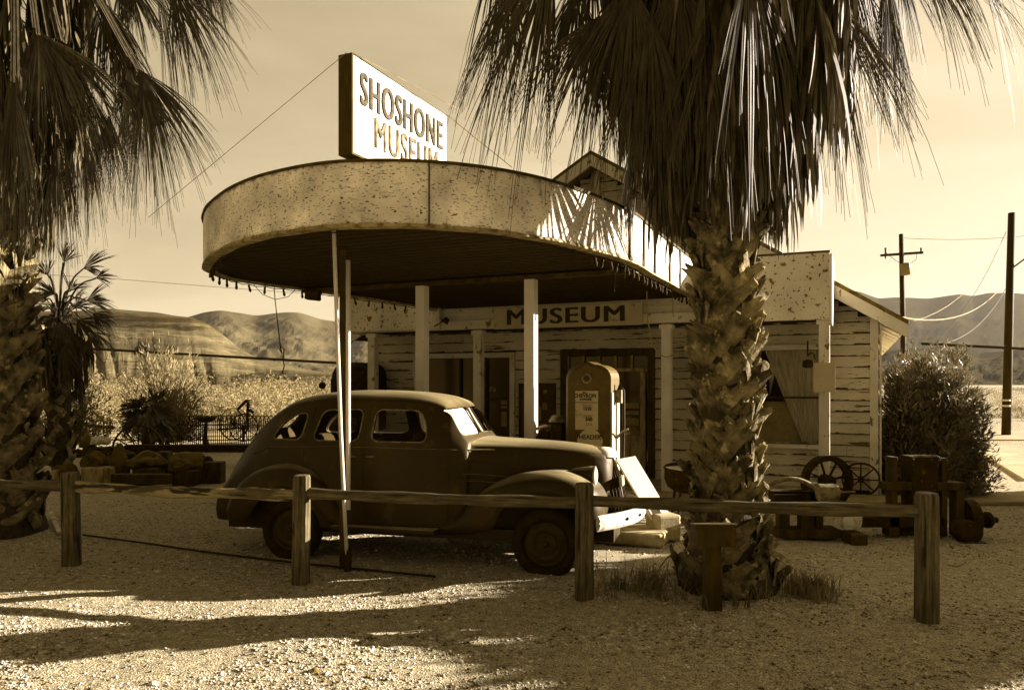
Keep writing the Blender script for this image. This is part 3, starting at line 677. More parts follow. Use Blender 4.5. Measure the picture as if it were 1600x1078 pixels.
# corner bracket lamp at left of the museum board
lb = thing('bracket_spotlight', 'small black spotlight on a bracket beside the MUSEUM board', 'spotlight', BW(Apx(697, -.25), -.25, Zpx(697, 500, -.25)))
mb = MB(); mb.tube([(-.22, 0, -.12), (-.1, 0, -.05), (0, 0, 0), (0, .2, .04)], .012, 6); mb.build('arm', M['iron'], lb)
mb = MB(); mb.lathe([(0, .05), (.045, .04), (.07, -.06), (.0, -.06)], n=12, M=Matrix.Rotation(.6, 4, 'Y')); mb.build('lamp_head', M['iron'], lb)

# ------------------------------------------------------------------ ROOF SIGN
sg0 = Vector((-1.55, 7.44, 0)); SL = 1.90; ZB, ZH = 4.08, 5.06
rs = thing('roof_sign', 'white box sign lettered SHOSHONE MUSEUM standing on the canopy roof', 'sign', sg0+EX*(SL/2)+Vector((0, 0, ZB)), YAW)
mb = MB(); t_ = .16; h_ = ZH-ZB
for (y0, y1, z0, z1) in ((-SL/2, -SL/2+.02, 0, h_), (SL/2-.02, SL/2, 0, h_), (-SL/2+.02, SL/2-.02, 0, .02), (-SL/2+.02, SL/2-.02, h_-.02, h_)): mb.bx(-t_, 0, y0, y1, z0, z1)
mb.build('frame', M['darkwood'], rs)
mb = MB(); mb.bx(-.02, .004, -SL/2+.02, SL/2-.02, .02, h_-.02); mb.bx(-t_-.004, -t_+.015, -SL/2+.02, SL/2-.02, .02, h_-.02); mb.build('sign_face', M['white'], rs)
text_obj('SHOSHONE', .46, M['lettering'], rs, (.012, .0, .665), (R(90), 0, R(90)), sx=.61, spacing=1.17, bold=.0, name='lettering', heavy=.019)
text_obj('MUSEUM', .44, M['lettering2'], rs, (.012, .07, .30), (R(90), 0, R(90)), sx=.70, spacing=1.14, bold=0, name='faded_lettering', heavy=.008)
mb = MB()
for y in (-SL/2+.2, SL/2-.2): mb.bx(-.11, -.05, y-.03, y+.03, -(ZB-ZT)-.13, -.001)
mb.build('support_leg', M['iron'], rs)
mb = MB()
tp = rs.location+Vector((0, 0, h_))
for a_, b_ in ((BW(-1.95-.0, -6.0, ZT), sg0+Vector((-.05, 0, ZH))), (P(880, 258, 11.5), sg0+Vector((.0, 0, ZH))), (P(800, 262, 8.4), sg0+EX*SL+Vector((0, 0, ZH)))): mb.tube([a_, b_], .004, 4)
gw = mb.build('guy_wire', M['palewire']); tag(gw, 'thin guy wires bracing the roof sign from both sides', 'wire')

# ------------------------------------------------------------------ PUMP ISLAND, PUMP
isl = MB(); isl.bx(-.5, 3.55, -3.85, -3.1, 0, .15)
o = isl.build('pump_island', M['concrete'], bevel=.03); o.location = BO; o.rotation_euler = (0, 0, YAW); tag(o, 'low concrete island slab under the canopy columns and pump', 'kerb')
pm = thing('gas_pump', 'tall faded fuel pump with rounded top standing behind the car bonnet', 'fuel pump', BW(2.60, -3.40, .15), YAW)
W_, D_, H_ = .57, .40, 1.97
prof = [(-W_/2, 0), (-W_/2, H_-.20)]+[(-W_/2+.20-.20*math.cos(a)*1.0, H_-.20+.20*math.sin(a)*.82) for a in np.linspace(.15, PI/2, 7)]
prof = [(x, z) for x, z in prof]+[(0, H_)]+[(-x, z) for x, z in reversed(prof)]
def shrink(p, k): return [(x*(1-k/(W_/2)), z-k*(z > H_*.5)) for x, z in p]
mb = MB(); ys = [(-D_/2-.0, .035), (-D_/2+.025, .0), (D_/2-.025, 0), (D_/2, .035)]
rows = [[(x, y, z) for x, z in shrink(prof, k_)] for y, k_ in ys]
mb.grid(rows); mb.add([(x, ys[0][0], z) for x, z in shrink(prof, .035)], [tuple(range(len(prof)))]); mb.add([(x, ys[-1][0], z) for x, z in shrink(prof, .035)], [tuple(range(len(prof)))])
mb.build('body', M['pump'], pm, smooth=False)
fy = -D_/2
mb = MB(); mb.lathe([(.062, 0), (.062, -.012), (.048, -.02), (.040, -.012), (.038, 0)], c=(-.01, fy-.001, H_-.20), axis='Y', n=20); mb.build('glass_bezel', M['iron_pale'], pm)
mb = MB(); mb.lathe([(0, -.004), (.038, -.004)], c=(-.01, fy-.001, H_-.20), axis='Y', n=20); mb.build('porthole_glass', M['glass_dark'], pm)
mb = MB(); mb.box((-.01, fy-.006, H_-.585), (.29, .01, .47)); pl = mb.build('price_panel', M['signboard'], pm, bevel=.004)
mb = MB(); mb.box((-.01, fy-.0115, H_-.492), (.288, .004, .008)); mb.box((-.01, fy-.0115, H_-.645), (.2, .002, .003)); mb.build('rule_line', M['black'], pl)
for s_, sz, z_, x_, b_ in (('CHEVRON', .060, .412, -.03, .004), ('SUPREME', .038, .455, -.02, .002), ('THIS SALE', .026, .528, .0, 0), ('1520', .055, .568, .0, .004), ('GALLONS', .024, .660, .0, 0), ('540', .058, .695, .02, .005), ('3 5 2', .040, .755, .02, .001)):
    text_obj(s_, sz, M['black'], pl, (x_, fy-.013, H_-z_), (R(90), 0, 0), ext=.001, bold=b_*.6, name='lettering')
mb = MB(); mb.add([(-.055, fy-.0125, H_-.385), (.02, fy-.0125, H_-.375), (-.065, fy-.0125, H_-.36)], [(0, 1, 2)]); mb.build('wing_mark', M['black'], pl)
mb = MB(); n_ = 26; mb.add([(.16*math.cos(a)*(1+.05*math.sin(a*9)), fy-.004, .16*math.sin(a)*(1+.04*math.sin(a*7+1))) for a in np.linspace(0, 2*PI, n_, endpoint=False)], [tuple(range(n_))])
o = mb.build('round_decal', M['signboard'], pm); o.location = (.03, 0, H_-.97); 
text_obj('HEADER', .075, M['lettering'], o, (0, fy-.006, .06), (R(90), 0, 0), ext=.001, bold=.002)
# side: sunlit face painted as pale panels, nozzle, hose
mb = MB(); mb.box((W_/2+.006, -.10, .95), (.012, .12, 1.3)); mb.box((W_/2+.006, .10, 1.0), (.012, .10, 1.2)); mb.build('sunlit_side_panel', M['pumplit'], pm)
mb = MB(); mb.tube([(W_/2+.01, .0, 1.55), (W_/2+.06, .02, 1.70), (W_/2+.09, .05, 1.62), (W_/2+.09, .06, 1.2), (W_/2+.08, .04, .55), (W_/2+.05, .0, .35), (W_/2+.02, -.05, .5)], .018, 10); mb.build('hose', M['rubber'], pm, smooth=True)
mb = MB(); mb.tube([(W_/2+.02, -.02, 1.05), (W_/2+.10, -.03, 1.12), (W_/2+.17, -.03, 1.16)], [.02, .018, .010], 8); mb.build('nozzle', M['iron_pale'], pm)
mb = MB(); mb.box((W_/2+.05, -.02, 1.55), (.08, .06, .16)); mb.build('hose_bracket', M['iron_pale'], pm)
# white board leaning at the pump
wb = thing('white_plank', 'white painted plank leaning on the ground beside the fuel pump', 'plank', P(1040, 815, 9.0))
p0 = P(978, 715, 9.25)-wb.location; p1 = P(1050, 836, 9.15)-wb.location
ax = (p1-p0); n_ = Vector((1, -.35, .5)).normalized(); sd = Vector((.22, .10, .03))*.55
mb = MB(); q = [p0-sd, p0+sd, p1+sd, p1-sd]; th = Vector((-.0, .03, -.03))
mb.add([tuple(x) for x in q]+[tuple(x+th) for x in q], [(0, 1, 2, 3), (7, 6, 5, 4), (0, 4, 5, 1), (1, 5, 6, 2), (2, 6, 7, 3), (3, 7, 4, 0)]); mb.build('board', M['white'], wb)
mb = MB(); mb.add([tuple(p0*.35+p1*.65+Vector((-.0, -.02, .03))-sd*.8), tuple(p0*.35+p1*.65+Vector((0, -.02, .03))+sd*.1), tuple(p1*.9+p0*.1+Vector((0, -.02, .03))+sd*.1), tuple(p1*.9+p0*.1+Vector((0, -.02, .03))-sd*.8)], [(0, 1, 2, 3)]); mb.build('grime_strip', M['darkwood'], wb)
# block at the foot of the plank
cb = MB(); cb.box((0, 0, .16), (.30, .35, .30), rz=.3); o = cb.build('concrete_block', M['concrete'], bevel=.03); o.location = G(1036, 842); tag(o, 'sunlit broken concrete block between car bumper and palm', 'block')
# kettle on a stand at the porch
kt = thing('iron_cauldron', 'wide black iron cauldron on a low stand in front of the porch', 'cauldron', BW(3.35, -1.55, 0))
mb = MB(); mb.lathe([(0, .34), (.14, .35), (.25, .42), (.29, .52), (.29, .66), (.31, .68), (.29, .70), (.27, .685), (0, .70)], n=28, M=Matrix.Rotation(.10, 4, 'X')); mb.build('bowl', M['iron'], kt, smooth=True)
for a_ in (0, 2.1, 4.2): mb = MB(); mb.tube([(.18*math.cos(a_), .18*math.sin(a_), .42), (.26*math.cos(a_), .26*math.sin(a_), 0)], .02, 6); mb.build('leg', M['iron'], kt)
# old compressor beside the pump
ac = thing('air_tower', 'dark upright air hose tower with a pale cap left of the pump', 'air tower', BW(1.98, -3.42, .15), YAW)
mb = MB(); mb.bx(.08, .25, -.09, .09, 0, 1.22); mb.lathe([(.0, .0)], n=3) if 0 else None; mb.build('housing', M['iron'], ac, bevel=.03)
mb = MB(); mb.lathe([(0, .10), (.07, .085), (.105, .03), (.11, 0), (0, 0)], c=(.165, 0, 1.222), n=16); mb.build('cap', M['iron_pale'], ac, smooth=True)
mb = MB(); mb.prism([(-.16, .0), (.075, 0), (.075, 1.12), (.0, 1.12), (-.16, .98)], -.08, .08, 'XZ'); mb.build('base_cabinet', M['iron'], ac)
mb = MB(); mb.tube([(-.12, 0, 1.06), (-.10, 0, 1.14), (.0, 0, 1.17), (.07, 0, 1.16)], .022, 8); mb.build('elbow_pipe', M['iron_pale'], ac, smooth=True)
# bulletin board on the front wall
bbx0, bbx1 = Apx(813, WB-.06), Apx(866, WB-.06); bz1, bz0 = Zpx(840, 601, WB-.06), Zpx(840, 690, WB-.06)
nb = thing('notice_board', 'dark framed notice board with pinned papers beside the entrance', 'notice board', BW((bbx0+bbx1)/2, WB-.06, bz0), YAW)
hw_ = (bbx1-bbx0)/2; hb = bz1-bz0
mb = MB(); mb.bx(-hw_, hw_, 0, .02, 0, hb); mb.build('backing', M['innerwall'], nb)
mb = MB(); mb.bx(-hw_-.03, -hw_, -.02, .02, -.03, hb+.03); mb.bx(hw_, hw_+.03, -.02, .02, -.03, hb+.03); mb.bx(-hw_, hw_, -.02, .02, hb, hb+.03); mb.bx(-hw_, hw_, -.02, .02, -.03, 0); mb.build('frame', M['darkwood'], nb)
for x_, z_, w_, h_ in ((-.17, .58, .14, .28), (.16, .62, .10, .13), (.06, .50, .05, .28), (.12, .28, .14, .10), (-.16, .86, .12, .09), (.17, .88, .08, .06)):
    mb = MB(); mb.box((x_, -.004, hb*z_), (w_, .004, h_)); mb.build('pinned_paper', M['paper'], nb)
# blank panel on right porch post
bp = MB(); bp.box((0, 0, 0), (.30, .02, .44)); o = bp.build('blank_panel', M['signboard']); o.location = BW(Apx(1288, -.1), -.10, Zpx(1288, 590, -.1)); o.rotation_euler = (0, 0, YAW); tag(o, 'small blank plywood panel nailed to the right porch post', 'sign')

# ------------------------------------------------------------------ OLD SEDAN (local: x forward, y left, z up; origin below front axle)
CYAW = -math.atan2(.75, 2.77)
hd = Vector((math.cos(CYAW), math.sin(CYAW), 0)); lf = Vector((-hd.y, hd.x, 0))
car0 = Vector((.33, 7.50, 0))+lf*.74
car = thing('vintage_sedan', 'dark faded 1930s sedan with bulbous fenders parked under the canopy', 'car', car0, CYAW)
# stations: x, z top, shoulder z, shoulder half width, belt z, belt half width, low half width
ST = [(.56, 1.02, .96, .03, .80, .05, .04), (.54, 1.09, 1.02, .10, .82, .13, .07), (.48, 1.155, 1.07, .17, .86, .20, .12), (.30, 1.205, 1.11, .25, .90, .27, .22), (0, 1.235, 1.15, .33, .95, .36, .34), (-.45, 1.255, 1.18, .42, 1.0, .46, .46), (-.80, 1.27, 1.20, .51, 1.05, .56, .56),
      (-.86, 1.295, 1.23, .56, 1.10, .62, .62), (-.97, 1.46, 1.36, .56, 1.14, .66, .66), (-1.07, 1.615, 1.52, .53, 1.16, .69, .69), (-1.20, 1.70, 1.60, .50, 1.17, .71, .70), (-1.50, 1.755, 1.64, .50, 1.18, .73, .72), (-2.0, 1.78, 1.66, .51, 1.18, .74, .73), (-2.40, 1.775, 1.66, .51, 1.18, .74, .73),
      (-2.70, 1.745, 1.63, .50, 1.17, .73, .72), (-2.95, 1.69, 1.57, .48, 1.14, .70, .70), (-3.18, 1.57, 1.45, .46, 1.06, .66, .66), (-3.40, 1.39, 1.28, .43, .96, .61, .61), (-3.60, 1.16, 1.06, .40, .82, .56, .56), (-3.78, .90, .82, .38, .68, .52, .52), (-3.90, .66, .62, .36, .55, .48, .48), (-3.93, .50, .48, .30, .46, .42, .42)]
def interp_st(ST, per=4):
    P0 = [Vector((0, 0, 0))]
    out = []; A_ = np.array(ST); n = len(ST)
    for i in range(n-1):
        p0, p1, p2, p3 = A_[max(i-1, 0)], A_[i], A_[i+1], A_[min(i+2, n-1)]
        for k_ in range(per):
            t = k_/per
            out.append(.5*((2*p1)+(p2-p0)*t+(2*p0-5*p1+4*p2-p3)*t*t+(3*p1-p0-3*p2+p3)*t**3))
    out.append(A_[-1]); return out
ZLOW = .31
def ring(s, ins=0):
    x, zt, zs, ws, zb, wb, wl = s
    zt -= ins; ws = max(ws-ins, .01); wb = max(wb-ins, .01); wl = max(wl-ins, .01); zs -= ins*.7; zl = ZLOW+ins
    half = []
    half += [(0, zl), (wl*.5, zl), (wl*.96, zl), (wl, zl+.03)]
    for t in (.25, .5, .75): half.append((wl+(wb-wl)*t+.018*math.sin(t*PI), zl+.03+(zb-zl-.03)*t))
    half.append((wb, zb))
    for t in (.2, .4, .6, .8): half.append((wb+(ws-wb)*t+.012*math.sin(t*PI), zb+(zs-zb)*t))
    half.append((ws, zs))
    for a in (15, 32, 50, 68, 82): 
        c_, s_ = math.cos(R(a)), math.sin(R(a)); half.append((ws*c_**.75, zs+(zt-zs)*s_))
    half.append((0, zt))
    full = [(x, -y, z) for y, z in half]+[(x, y, z) for y, z in reversed(half[1:-1])]
    return full
sts = interp_st(ST, 5)
def shell(ins, x0=None, x1=None):
    V, F = [], []; ss = [s for s in sts if (x0 is None or s[0] <= x0) and (x1 is None or s[0] >= x1)]
    for s in ss: V += ring(s, ins)
    n = len(ring(ss[0])); 
    for i in range(len(ss)-1):
        for k_ in range(n): F.append((i*n+k_, i*n+(k_+1) % n, (i+1)*n+(k_+1) % n, (i+1)*n+k_))
    F.append(tuple(range(n))[::-1]); F.append(tuple(range((len(ss)-1)*n, len(ss)*n)))
    return V, F
def rawobj(name, V, F, m=None):
    me = bpy.data.meshes.new(name); me.from_pydata([tuple(v) for v in V], [], F); me.update(); fix_normals(me)
    o = bpy.data.objects.new(name, me); C.objects.link(o)
    if m: me.materials.append(m)
    return o
def rpoly(pts, r=.06, n=5):
    pts = [Vector((p[0], p[1])) for p in pts]; out = []; m = len(pts)
    for i, p in enumerate(pts):
        a, b = (pts[i-1]-p), (pts[(i+1) % m]-p); ra = min(r, a.length*.45, b.length*.45)
        p0, p1 = p+a.normalized()*ra, p+b.normalized()*ra
        for k_ in range(n+1):
            t = k_/n; out.append(p0*(1-t)**2+p*2*t*(1-t)+p1*t*t)
    return out
SIDEW = [[(-1.27, 1.25), (-1.29, 1.42), (-1.38, 1.57), (-1.88, 1.58), (-1.88, 1.25)], [(-2.02, 1.25), (-2.02, 1.58), (-2.50, 1.57), (-2.56, 1.25)], [(-2.70, 1.25), (-2.68, 1.54), (-2.84, 1.52), (-3.00, 1.42), (-3.12, 1.25)]]
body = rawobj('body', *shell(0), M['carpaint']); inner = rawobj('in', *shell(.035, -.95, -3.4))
cut = []
for w_ in SIDEW:
    pl_ = rpoly(w_, .09); n = len(pl_)
    V = [(p.x, -1.2, p.y) for p in pl_]+[(p.x, 1.2, p.y) for p in pl_]
    cut.append(rawobj('c', V, [tuple(range(n))[::-1], tuple(range(n, 2*n))]+[(i, (i+1) % n, n+(i+1) % n, n+i) for i in range(n)]))
# windshield opening cutters (two panes), a slanted prism pushed through the front of the cabin
def wsc(y0, y1):
    pl_ = rpoly([(y0, 1.315), (y1, 1.315), (y1*.93 if abs(y1) > abs(y0) else y1, 1.60), (y0*.93 if abs(y0) > abs(y1) else y0, 1.60)], .05); n = len(pl_)
    V = [(-.60, p.x, p.y) for p in pl_]+[(-1.30, p.x, p.y) for p in pl_]
    return rawobj('c', V, [tuple(range(n))[::-1], tuple(range(n, 2*n))]+[(i, (i+1) % n, n+(i+1) % n, n+i) for i in range(n)])
cut += [wsc(.015, .55), wsc(-.55, -.015)]
rear = rpoly([(-.28, 1.33), (.28, 1.33), (.26, 1.50), (-.26, 1.50)], .07); n = len(rear)
cut.append(rawobj('c', [(-2.95, p.x, p.y) for p in rear]+[(-3.8, p.x, p.y) for p in rear], [tuple(range(n))[::-1], tuple(range(n, 2*n))]+[(i, (i+1) % n, n+(i+1) % n, n+i) for i in range(n)]))
for c_ in [inner]+cut:
    md = body.modifiers.new('b', 'BOOLEAN'); md.operation = 'DIFFERENCE'; md.object = c_; md.solver = 'EXACT'
dg = bpy.context.evaluated_depsgraph_get(); me = bpy.data.meshes.new_from_object(body.evaluated_get(dg))
body.modifiers.clear(); body.data = me; body.parent = car
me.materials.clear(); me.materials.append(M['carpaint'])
for c_ in [inner]+cut: bpy.data.objects.remove(c_)
me.polygons.foreach_set('use_smooth', [True]*len(me.polygons)); me.set_sharp_from_angle(angle=R(38))
def halfw(x, z):      # half width of body at x,z
    s = min(sts, key=lambda q: abs(q[0]-x)); r_ = [(abs(p[1]), p[2]) for p in ring(s)[:len(ring(s))//2+1]]
    best = 0
    for (y0, z0), (y1, z1) in zip(r_[2:-1], r_[3:]):
        if (z0-z)*(z1-z) <= 0 and abs(z0-z1) > 1e-6: best = y0+(y1-y0)*(z-z0)/(z1-z0)
    return best
def onside(x, z, side=-1, off=.0): return (x, side*(halfw(x, z)+off), z)
for side in (-1, 1):
    for w_ in SIDEW:
        pl_ = rpoly([(p[0]+(0), p[1]) for p in w_], .09, 6)
        mb = MB(); q = [onside(p.x, p.y, side, .002) for p in pl_]; mb.tube(q+[q[0]], .008, 6, cap=False); fr = mb.build('window_frame', M['iron_pale'], car, smooth=True)
        mb = MB(); mb.add([onside(p.x, p.y, side, -.018) for p in pl_], [tuple(range(len(pl_)))]); mb.build('side_glass', M['glass'], fr)
    # door and hood seams, mouldings
    def line(pts, r=.005, nm='door_seam', m='black', off=.0):
        mb = MB(); pp_ = []
        for a, b in zip(pts[:-1], pts[1:]):
            for t in np.linspace(0, 1, 8, endpoint=False): pp_.append(onside(a[0]+(b[0]-a[0])*t, a[1]+(b[1]-a[1])*t, side, off))
        pp_.append(onside(*pts[-1], side, off)); mb.tube(pp_, r, 5); return mb.build(nm, M[m], car)
    line([(-1.03, .45), (-1.03, 1.17)]); line([(-1.95, .45), (-1.95, 1.62)]); line([(-2.66, .98), (-2.61, 1.60)])
    line([(-.60, 1.17), (-1.6, 1.185), (-2.4, 1.185), (-3.1, 1.16), (-3.36, 1.08)], .008, 'belt_moulding', 'carpaint')
    line([(.30, .93), (-.90, 1.07)], .006, 'bonnet_seam'); line([(-.15, .80), (-.88, .86)], .008, 'bonnet_louvre', 'carpaint', .004); line([(-.15, .87), (-.88, .93)], .008, 'bonnet_louvre', 'carpaint', .004)
    for x_ in (-1.82, -2.08): 
        mb = MB(); p = Vector(onside(x_, 1.10, side)); mb.tube([p, p+Vector((0, side*.04, 0)), p+Vector((-.07 if x_ > -2 else .07, side*.045, -.003))], [.012, .011, .008], 8); mb.build('door_handle', M['iron_pale'], car)
# windshield glass, wipers
def wsx(z, y=0): 
    pts_ = [(s[0], s[1]) for s in sts if -1.30 < s[0] < -.78]; 
    for (x0, z0), (x1, z1) in zip(pts_[:-1], pts_[1:]):
        if (z0-z)*(z1-z) <= 0: return x0+(x1-x0)*(z-z0)/(z1-z0+1e-9)
    return -1.0
for sd_ in (-1, 1):
    q = []
    for y_, z_ in ((.015, 1.315), (.545, 1.315), (.50, 1.60), (.015, 1.605)):
        q.append((wsx(z_)-.035-.09*(y_/.5)**2, sd_*y_, z_))
    mb = MB(); mb.add(q, [(0, 1, 2, 3)]); mb.build('windshield', M['skyglass'], car)
    mb = MB(); mb.tube([(wsx(1.34)+.035, sd_*.20, 1.315), (wsx(1.42)+.03, sd_*.15, 1.42)], .006, 5); mb.build('wiper', M['black'], car)
# radiator grille: pointed prow with bars
zs_ = [.46, .56, .68, .80, .92, 1.02, 1.10]
def prow(z): 
    t = (z-.46)/.64; return .71-.02*t-.14*t**2.2, .10+.115*math.sin(min(t*1.15+.12, 1)*PI)**.8*(1.0)
gr = None
mb = MB(); A = []
for z in np.linspace(.46, 1.115, 12):
    xn, wn = prow(z); row = []
    for t in np.linspace(-1, 1, 13): row.append((xn-.30*abs(t)**1.5-.012, t*(wn+.01), z))
    A.append(row)
mb.grid(A); gr = mb.build('grille', M['black'], car, smooth=True)
for k_ in range(-9, 10):
    t = k_/9*.92; mb = MB()
    mb.tube([(prow(z)[0]-.30*abs(t)**1.5, t*(prow(z)[1]+.01), z) for z in np.linspace(.47, 1.10, 9)], .0055, 5); mb.build('grille_bar', M['iron'], gr)
mb = MB()
for sd_ in (-1, 1): mb.tube([(prow(z)[0]-.31, sd_*(prow(z)[1]+.018), z) for z in np.linspace(.44, 1.10, 12)], .013, 8)
mb.build('grille_surround', M['chrome'], gr, smooth=True)
mb = MB(); mb.lathe([(0, .07), (.08, .06), (.13, .025), (.15, -.03)], c=(.46, 0, 1.12), n=18); mb.tube([(.36, 0, 1.19), (.56, 0, 1.16), (.60, 0, 1.11)], [.012, .02, .012], 8); mb.build('radiator_cap_trim', M['white'], gr, smooth=True)
mb = MB(); mb.box((.65, 0, .84), (.03, .20, .10), ry=-.1); mb.build('grille_badge', M['chrome'], gr)
mb = MB()   # shell sides behind the grille
A = []
for x_, k_ in ((.39, 1), (.22, 1.25), (-.05, 1.5)):
    A.append([(x_, -(prow(z)[1]+.03)*k_, z) for z in np.linspace(.46, 1.05, 8)]+[(x_, (prow(z)[1]+.03)*k_, z) for z in np.linspace(1.05, .46, 8)])
mb.grid(A); mb.build('radiator_shell', M['carpaint'], car, smooth=True)
# fenders
def fender(name, crown, edge, yin, yout, side, peak):
    cr = crom([(x, 0, z) for x, z in crown], 5); ed = crom([(x, 0, z) for x, z in edge], 5); A = []
    m = len(cr)
    for i in range(m):
        c_, e_ = cr[i], ed[min(i, len(ed)-1)]; row = []; t_ = i/(m-1)
        yo = yin+(yout-yin)*(.55+.45*math.sin(PI*min(max(t_*1.0, .02), .98))**.5)
        for f, y, b in ((0, yin, 0), (0, yin+(yo-yin)*.35, .0), (.02, yin+(yo-yin)*.62, .0), (.08, yin+(yo-yin)*.83, 0), (.22, yin+(yo-yin)*.95, 0), (.45, yo, 0), (.75, yo+.006, 0), (.97, yo, 0), (1, yo-.012, 0), (.98, yo-.05, 0)):
            p = c_+(e_-c_)*f; row.append((p.x, side*y, p.z+(.018 if 0 < f < .1 else 0)))
        A.append(row)
    mb = MB(); mb.grid(A); return mb.build(name, M['carpaint'], car, smooth=True)
FC = [(.50, .42), (.54, .62), (.48, .80), (.31, .93), (.05, .98), (-.30, .94), (-.62, .80), (-.86, .60), (-1.05, .44), (-1.3, .385)]
FE = [(.42, .38), (.41, .50), (.36, .62), (.22, .74), (0, .78), (-.22, .74), (-.42, .60), (-.54, .42), (-.85, .35), (-1.3, .35)]
RC = [(-2.08, .385), (-2.2, .52), (-2.34, .74), (-2.54, .92), (-2.80, .985), (-3.08, .95), (-3.34, .83), (-3.52, .64), (-3.60, .46), (-3.58, .38)]
RE = [(-2.08, .35), (-2.28, .37), (-2.40, .50), (-2.55, .66), (-2.80, .73), (-3.02, .66), (-3.18, .52), (-3.26, .40), (-3.37, .36), (-3.54, .34)]
for side in (-1, 1):
    fender('front_fender', FC, FE, .22, .86, side, 0)
    fender('rear_fender', RC, RE, .50, .87, side, 0)
    mb = MB(); mb.box((-1.70, side*.71, .355), (1.15, .28, .05)); mb.build('running_board', M['carpaint'], car, bevel=.012)
    # headlights: bullet on the bonnet side
    mb = MB(); mb.lathe([(.0, -.30), (.035, -.26), (.075, -.14), (.095, 0), (.098, .04), (.090, .055)], c=(.38, side*.42, .93), axis='X', n=22); hl = mb.build('headlight', M['carpaint'], car, smooth=True)
    mb = MB(); mb.lathe([(.098, .045), (.104, .055), (.094, .066)], c=(.38, side*.42, .93), axis='X', n=22); mb.build('bezel', M['chrome'], hl, smooth=True)
    mb = MB(); mb.lathe([(.092, .058), (.06, .072), (0, .078)], c=(.38, side*.42, .93), axis='X', n=22); mb.build('lens', M['white'], hl, smooth=True)
    mb = MB(); mb.tube([(.27, side*.42, .86), (.25, side*.40, .74)], .025, 8); mb.build('bracket', M['carpaint'], hl)
# wheels
def wheel(x, side, first=[None]):
    if first[0] is None:
        w_ = thing('wheel', None, None); r_ = .345
        mb = MB(); mb.lathe([(.215, -.055), (.25, -.078), (.30, -.082), (.33, -.062), (.345, -.03), (.345, .03), (.33, .062), (.30, .082), (.25, .078), (.215, .055)], axis='Y', n=40); mb.build('tyre', M['rubber'], w_, smooth=True)
        mb = MB(); mb.lathe([(.225, -.075), (.222, -.05), (.20, -.035), (.17, -.055), (.135, -.058), (.115, -.04), (.11, -.04)], axis='Y', n=36); mb.lathe([(.225, .05), (.2, .02), (0, .02)], axis='Y', n=30); mb.build('rim', M['wheeldisc'], w_, smooth=True)
        mb = MB(); mb.lathe([(.11, -.04), (.105, -.05), (.03, -.048), (.028, -.085), (.018, -.095), (0, -.095)], axis='Y', n=28); mb.build('hub', M['hubcap'], w_)
        first[0] = w_; o = w_
    else:
        o = copy_tree(first[0])
    o.parent = car; o.location = (x, side*.70, .292); o.rotation_euler = (0, 0, 0 if side < 0 else PI)
for x_ in (0, -2.80):
    for sd_ in (-1, 1): wheel(x_, sd_)
for o in list(bpy.data.objects):
    if o.name.startswith('wheel'):
        for k_ in ('label', 'category'):
            if k_ in o: del o[k_]
# bumper
mb = MB(); A = []
for t in np.linspace(-1, 1, 25):
    y = t*.86; x = .88-.34*abs(t)**2
    A.append([(x-.02, y, .455), (x, y, .475), (x+.016, y, .515), (x+.004, y, .535), (x+.016, y, .555), (x, y, .595), (x-.02, y, .61), (x-.03, y, .53), (x-.02, y, .455)])
mb.grid(A); mb.add(A[0][:-1], [tuple(range(8))]); mb.add(A[-1][:-1], [tuple(range(8))]); bu = mb.build('front_bumper', M['bumper'], car, smooth=True)
for y_ in (-.30, .30):
    mb = MB(); mb.tube([(.50, y_*.9, .50), (.80, y_, .52), (.84, y_, .53)], .022, 6); mb.build('bumper_bracket', M['iron'], bu)
for y_ in (-.52, -.26, .26, .52):
    mb = MB(); x_ = .88-.34*abs(y_/.86)**2; mb.lathe([(0, .03), (.016, .024), (.02, .012)], c=(x_, y_, .535), axis='X', n=10); mb.build('bumper_bolt', M['iron'], bu)
mb = MB(); mb.box((-1.65, 0, .31), (4.1, 1.1, .12)); mb.box((.25, 0, .36), (.7, .5, .24)); mb.build('chassis', M['black'], car)
mb = MB(); mb.tube([(0, -.66, .292), (0, .66, .292)], .035, 8); mb.tube([(-2.87, -.66, .292), (-2.87, .66, .292)], .04, 8); mb.build('axles', M['black'], car)
# interior
for x_, z_ in ((-1.95, 1.30), (-2.95, 1.30)):
    mb = MB(); mb.box((x_, 0, .95), (.16, 1.18, .62), ry=-.18); mb.box((x_+.28, 0, .66), (.55, 1.18, .16)); mb.build('seat', M['upholstery'], car, bevel=.05)
mb = MB(); mb.lathe([(.19, 0), (.2, .012), (.21, 0), (.2, -.012), (.19, 0)], n=24, M=Matrix.Rotation(-1.05, 4, 'Y'), c=(-1.42, .34, 1.20)); mb.tube([(-1.42, .34, 1.20), (-1.1, .34, 1.0)], .015, 6); mb.build('steering_wheel', M['black'], car)

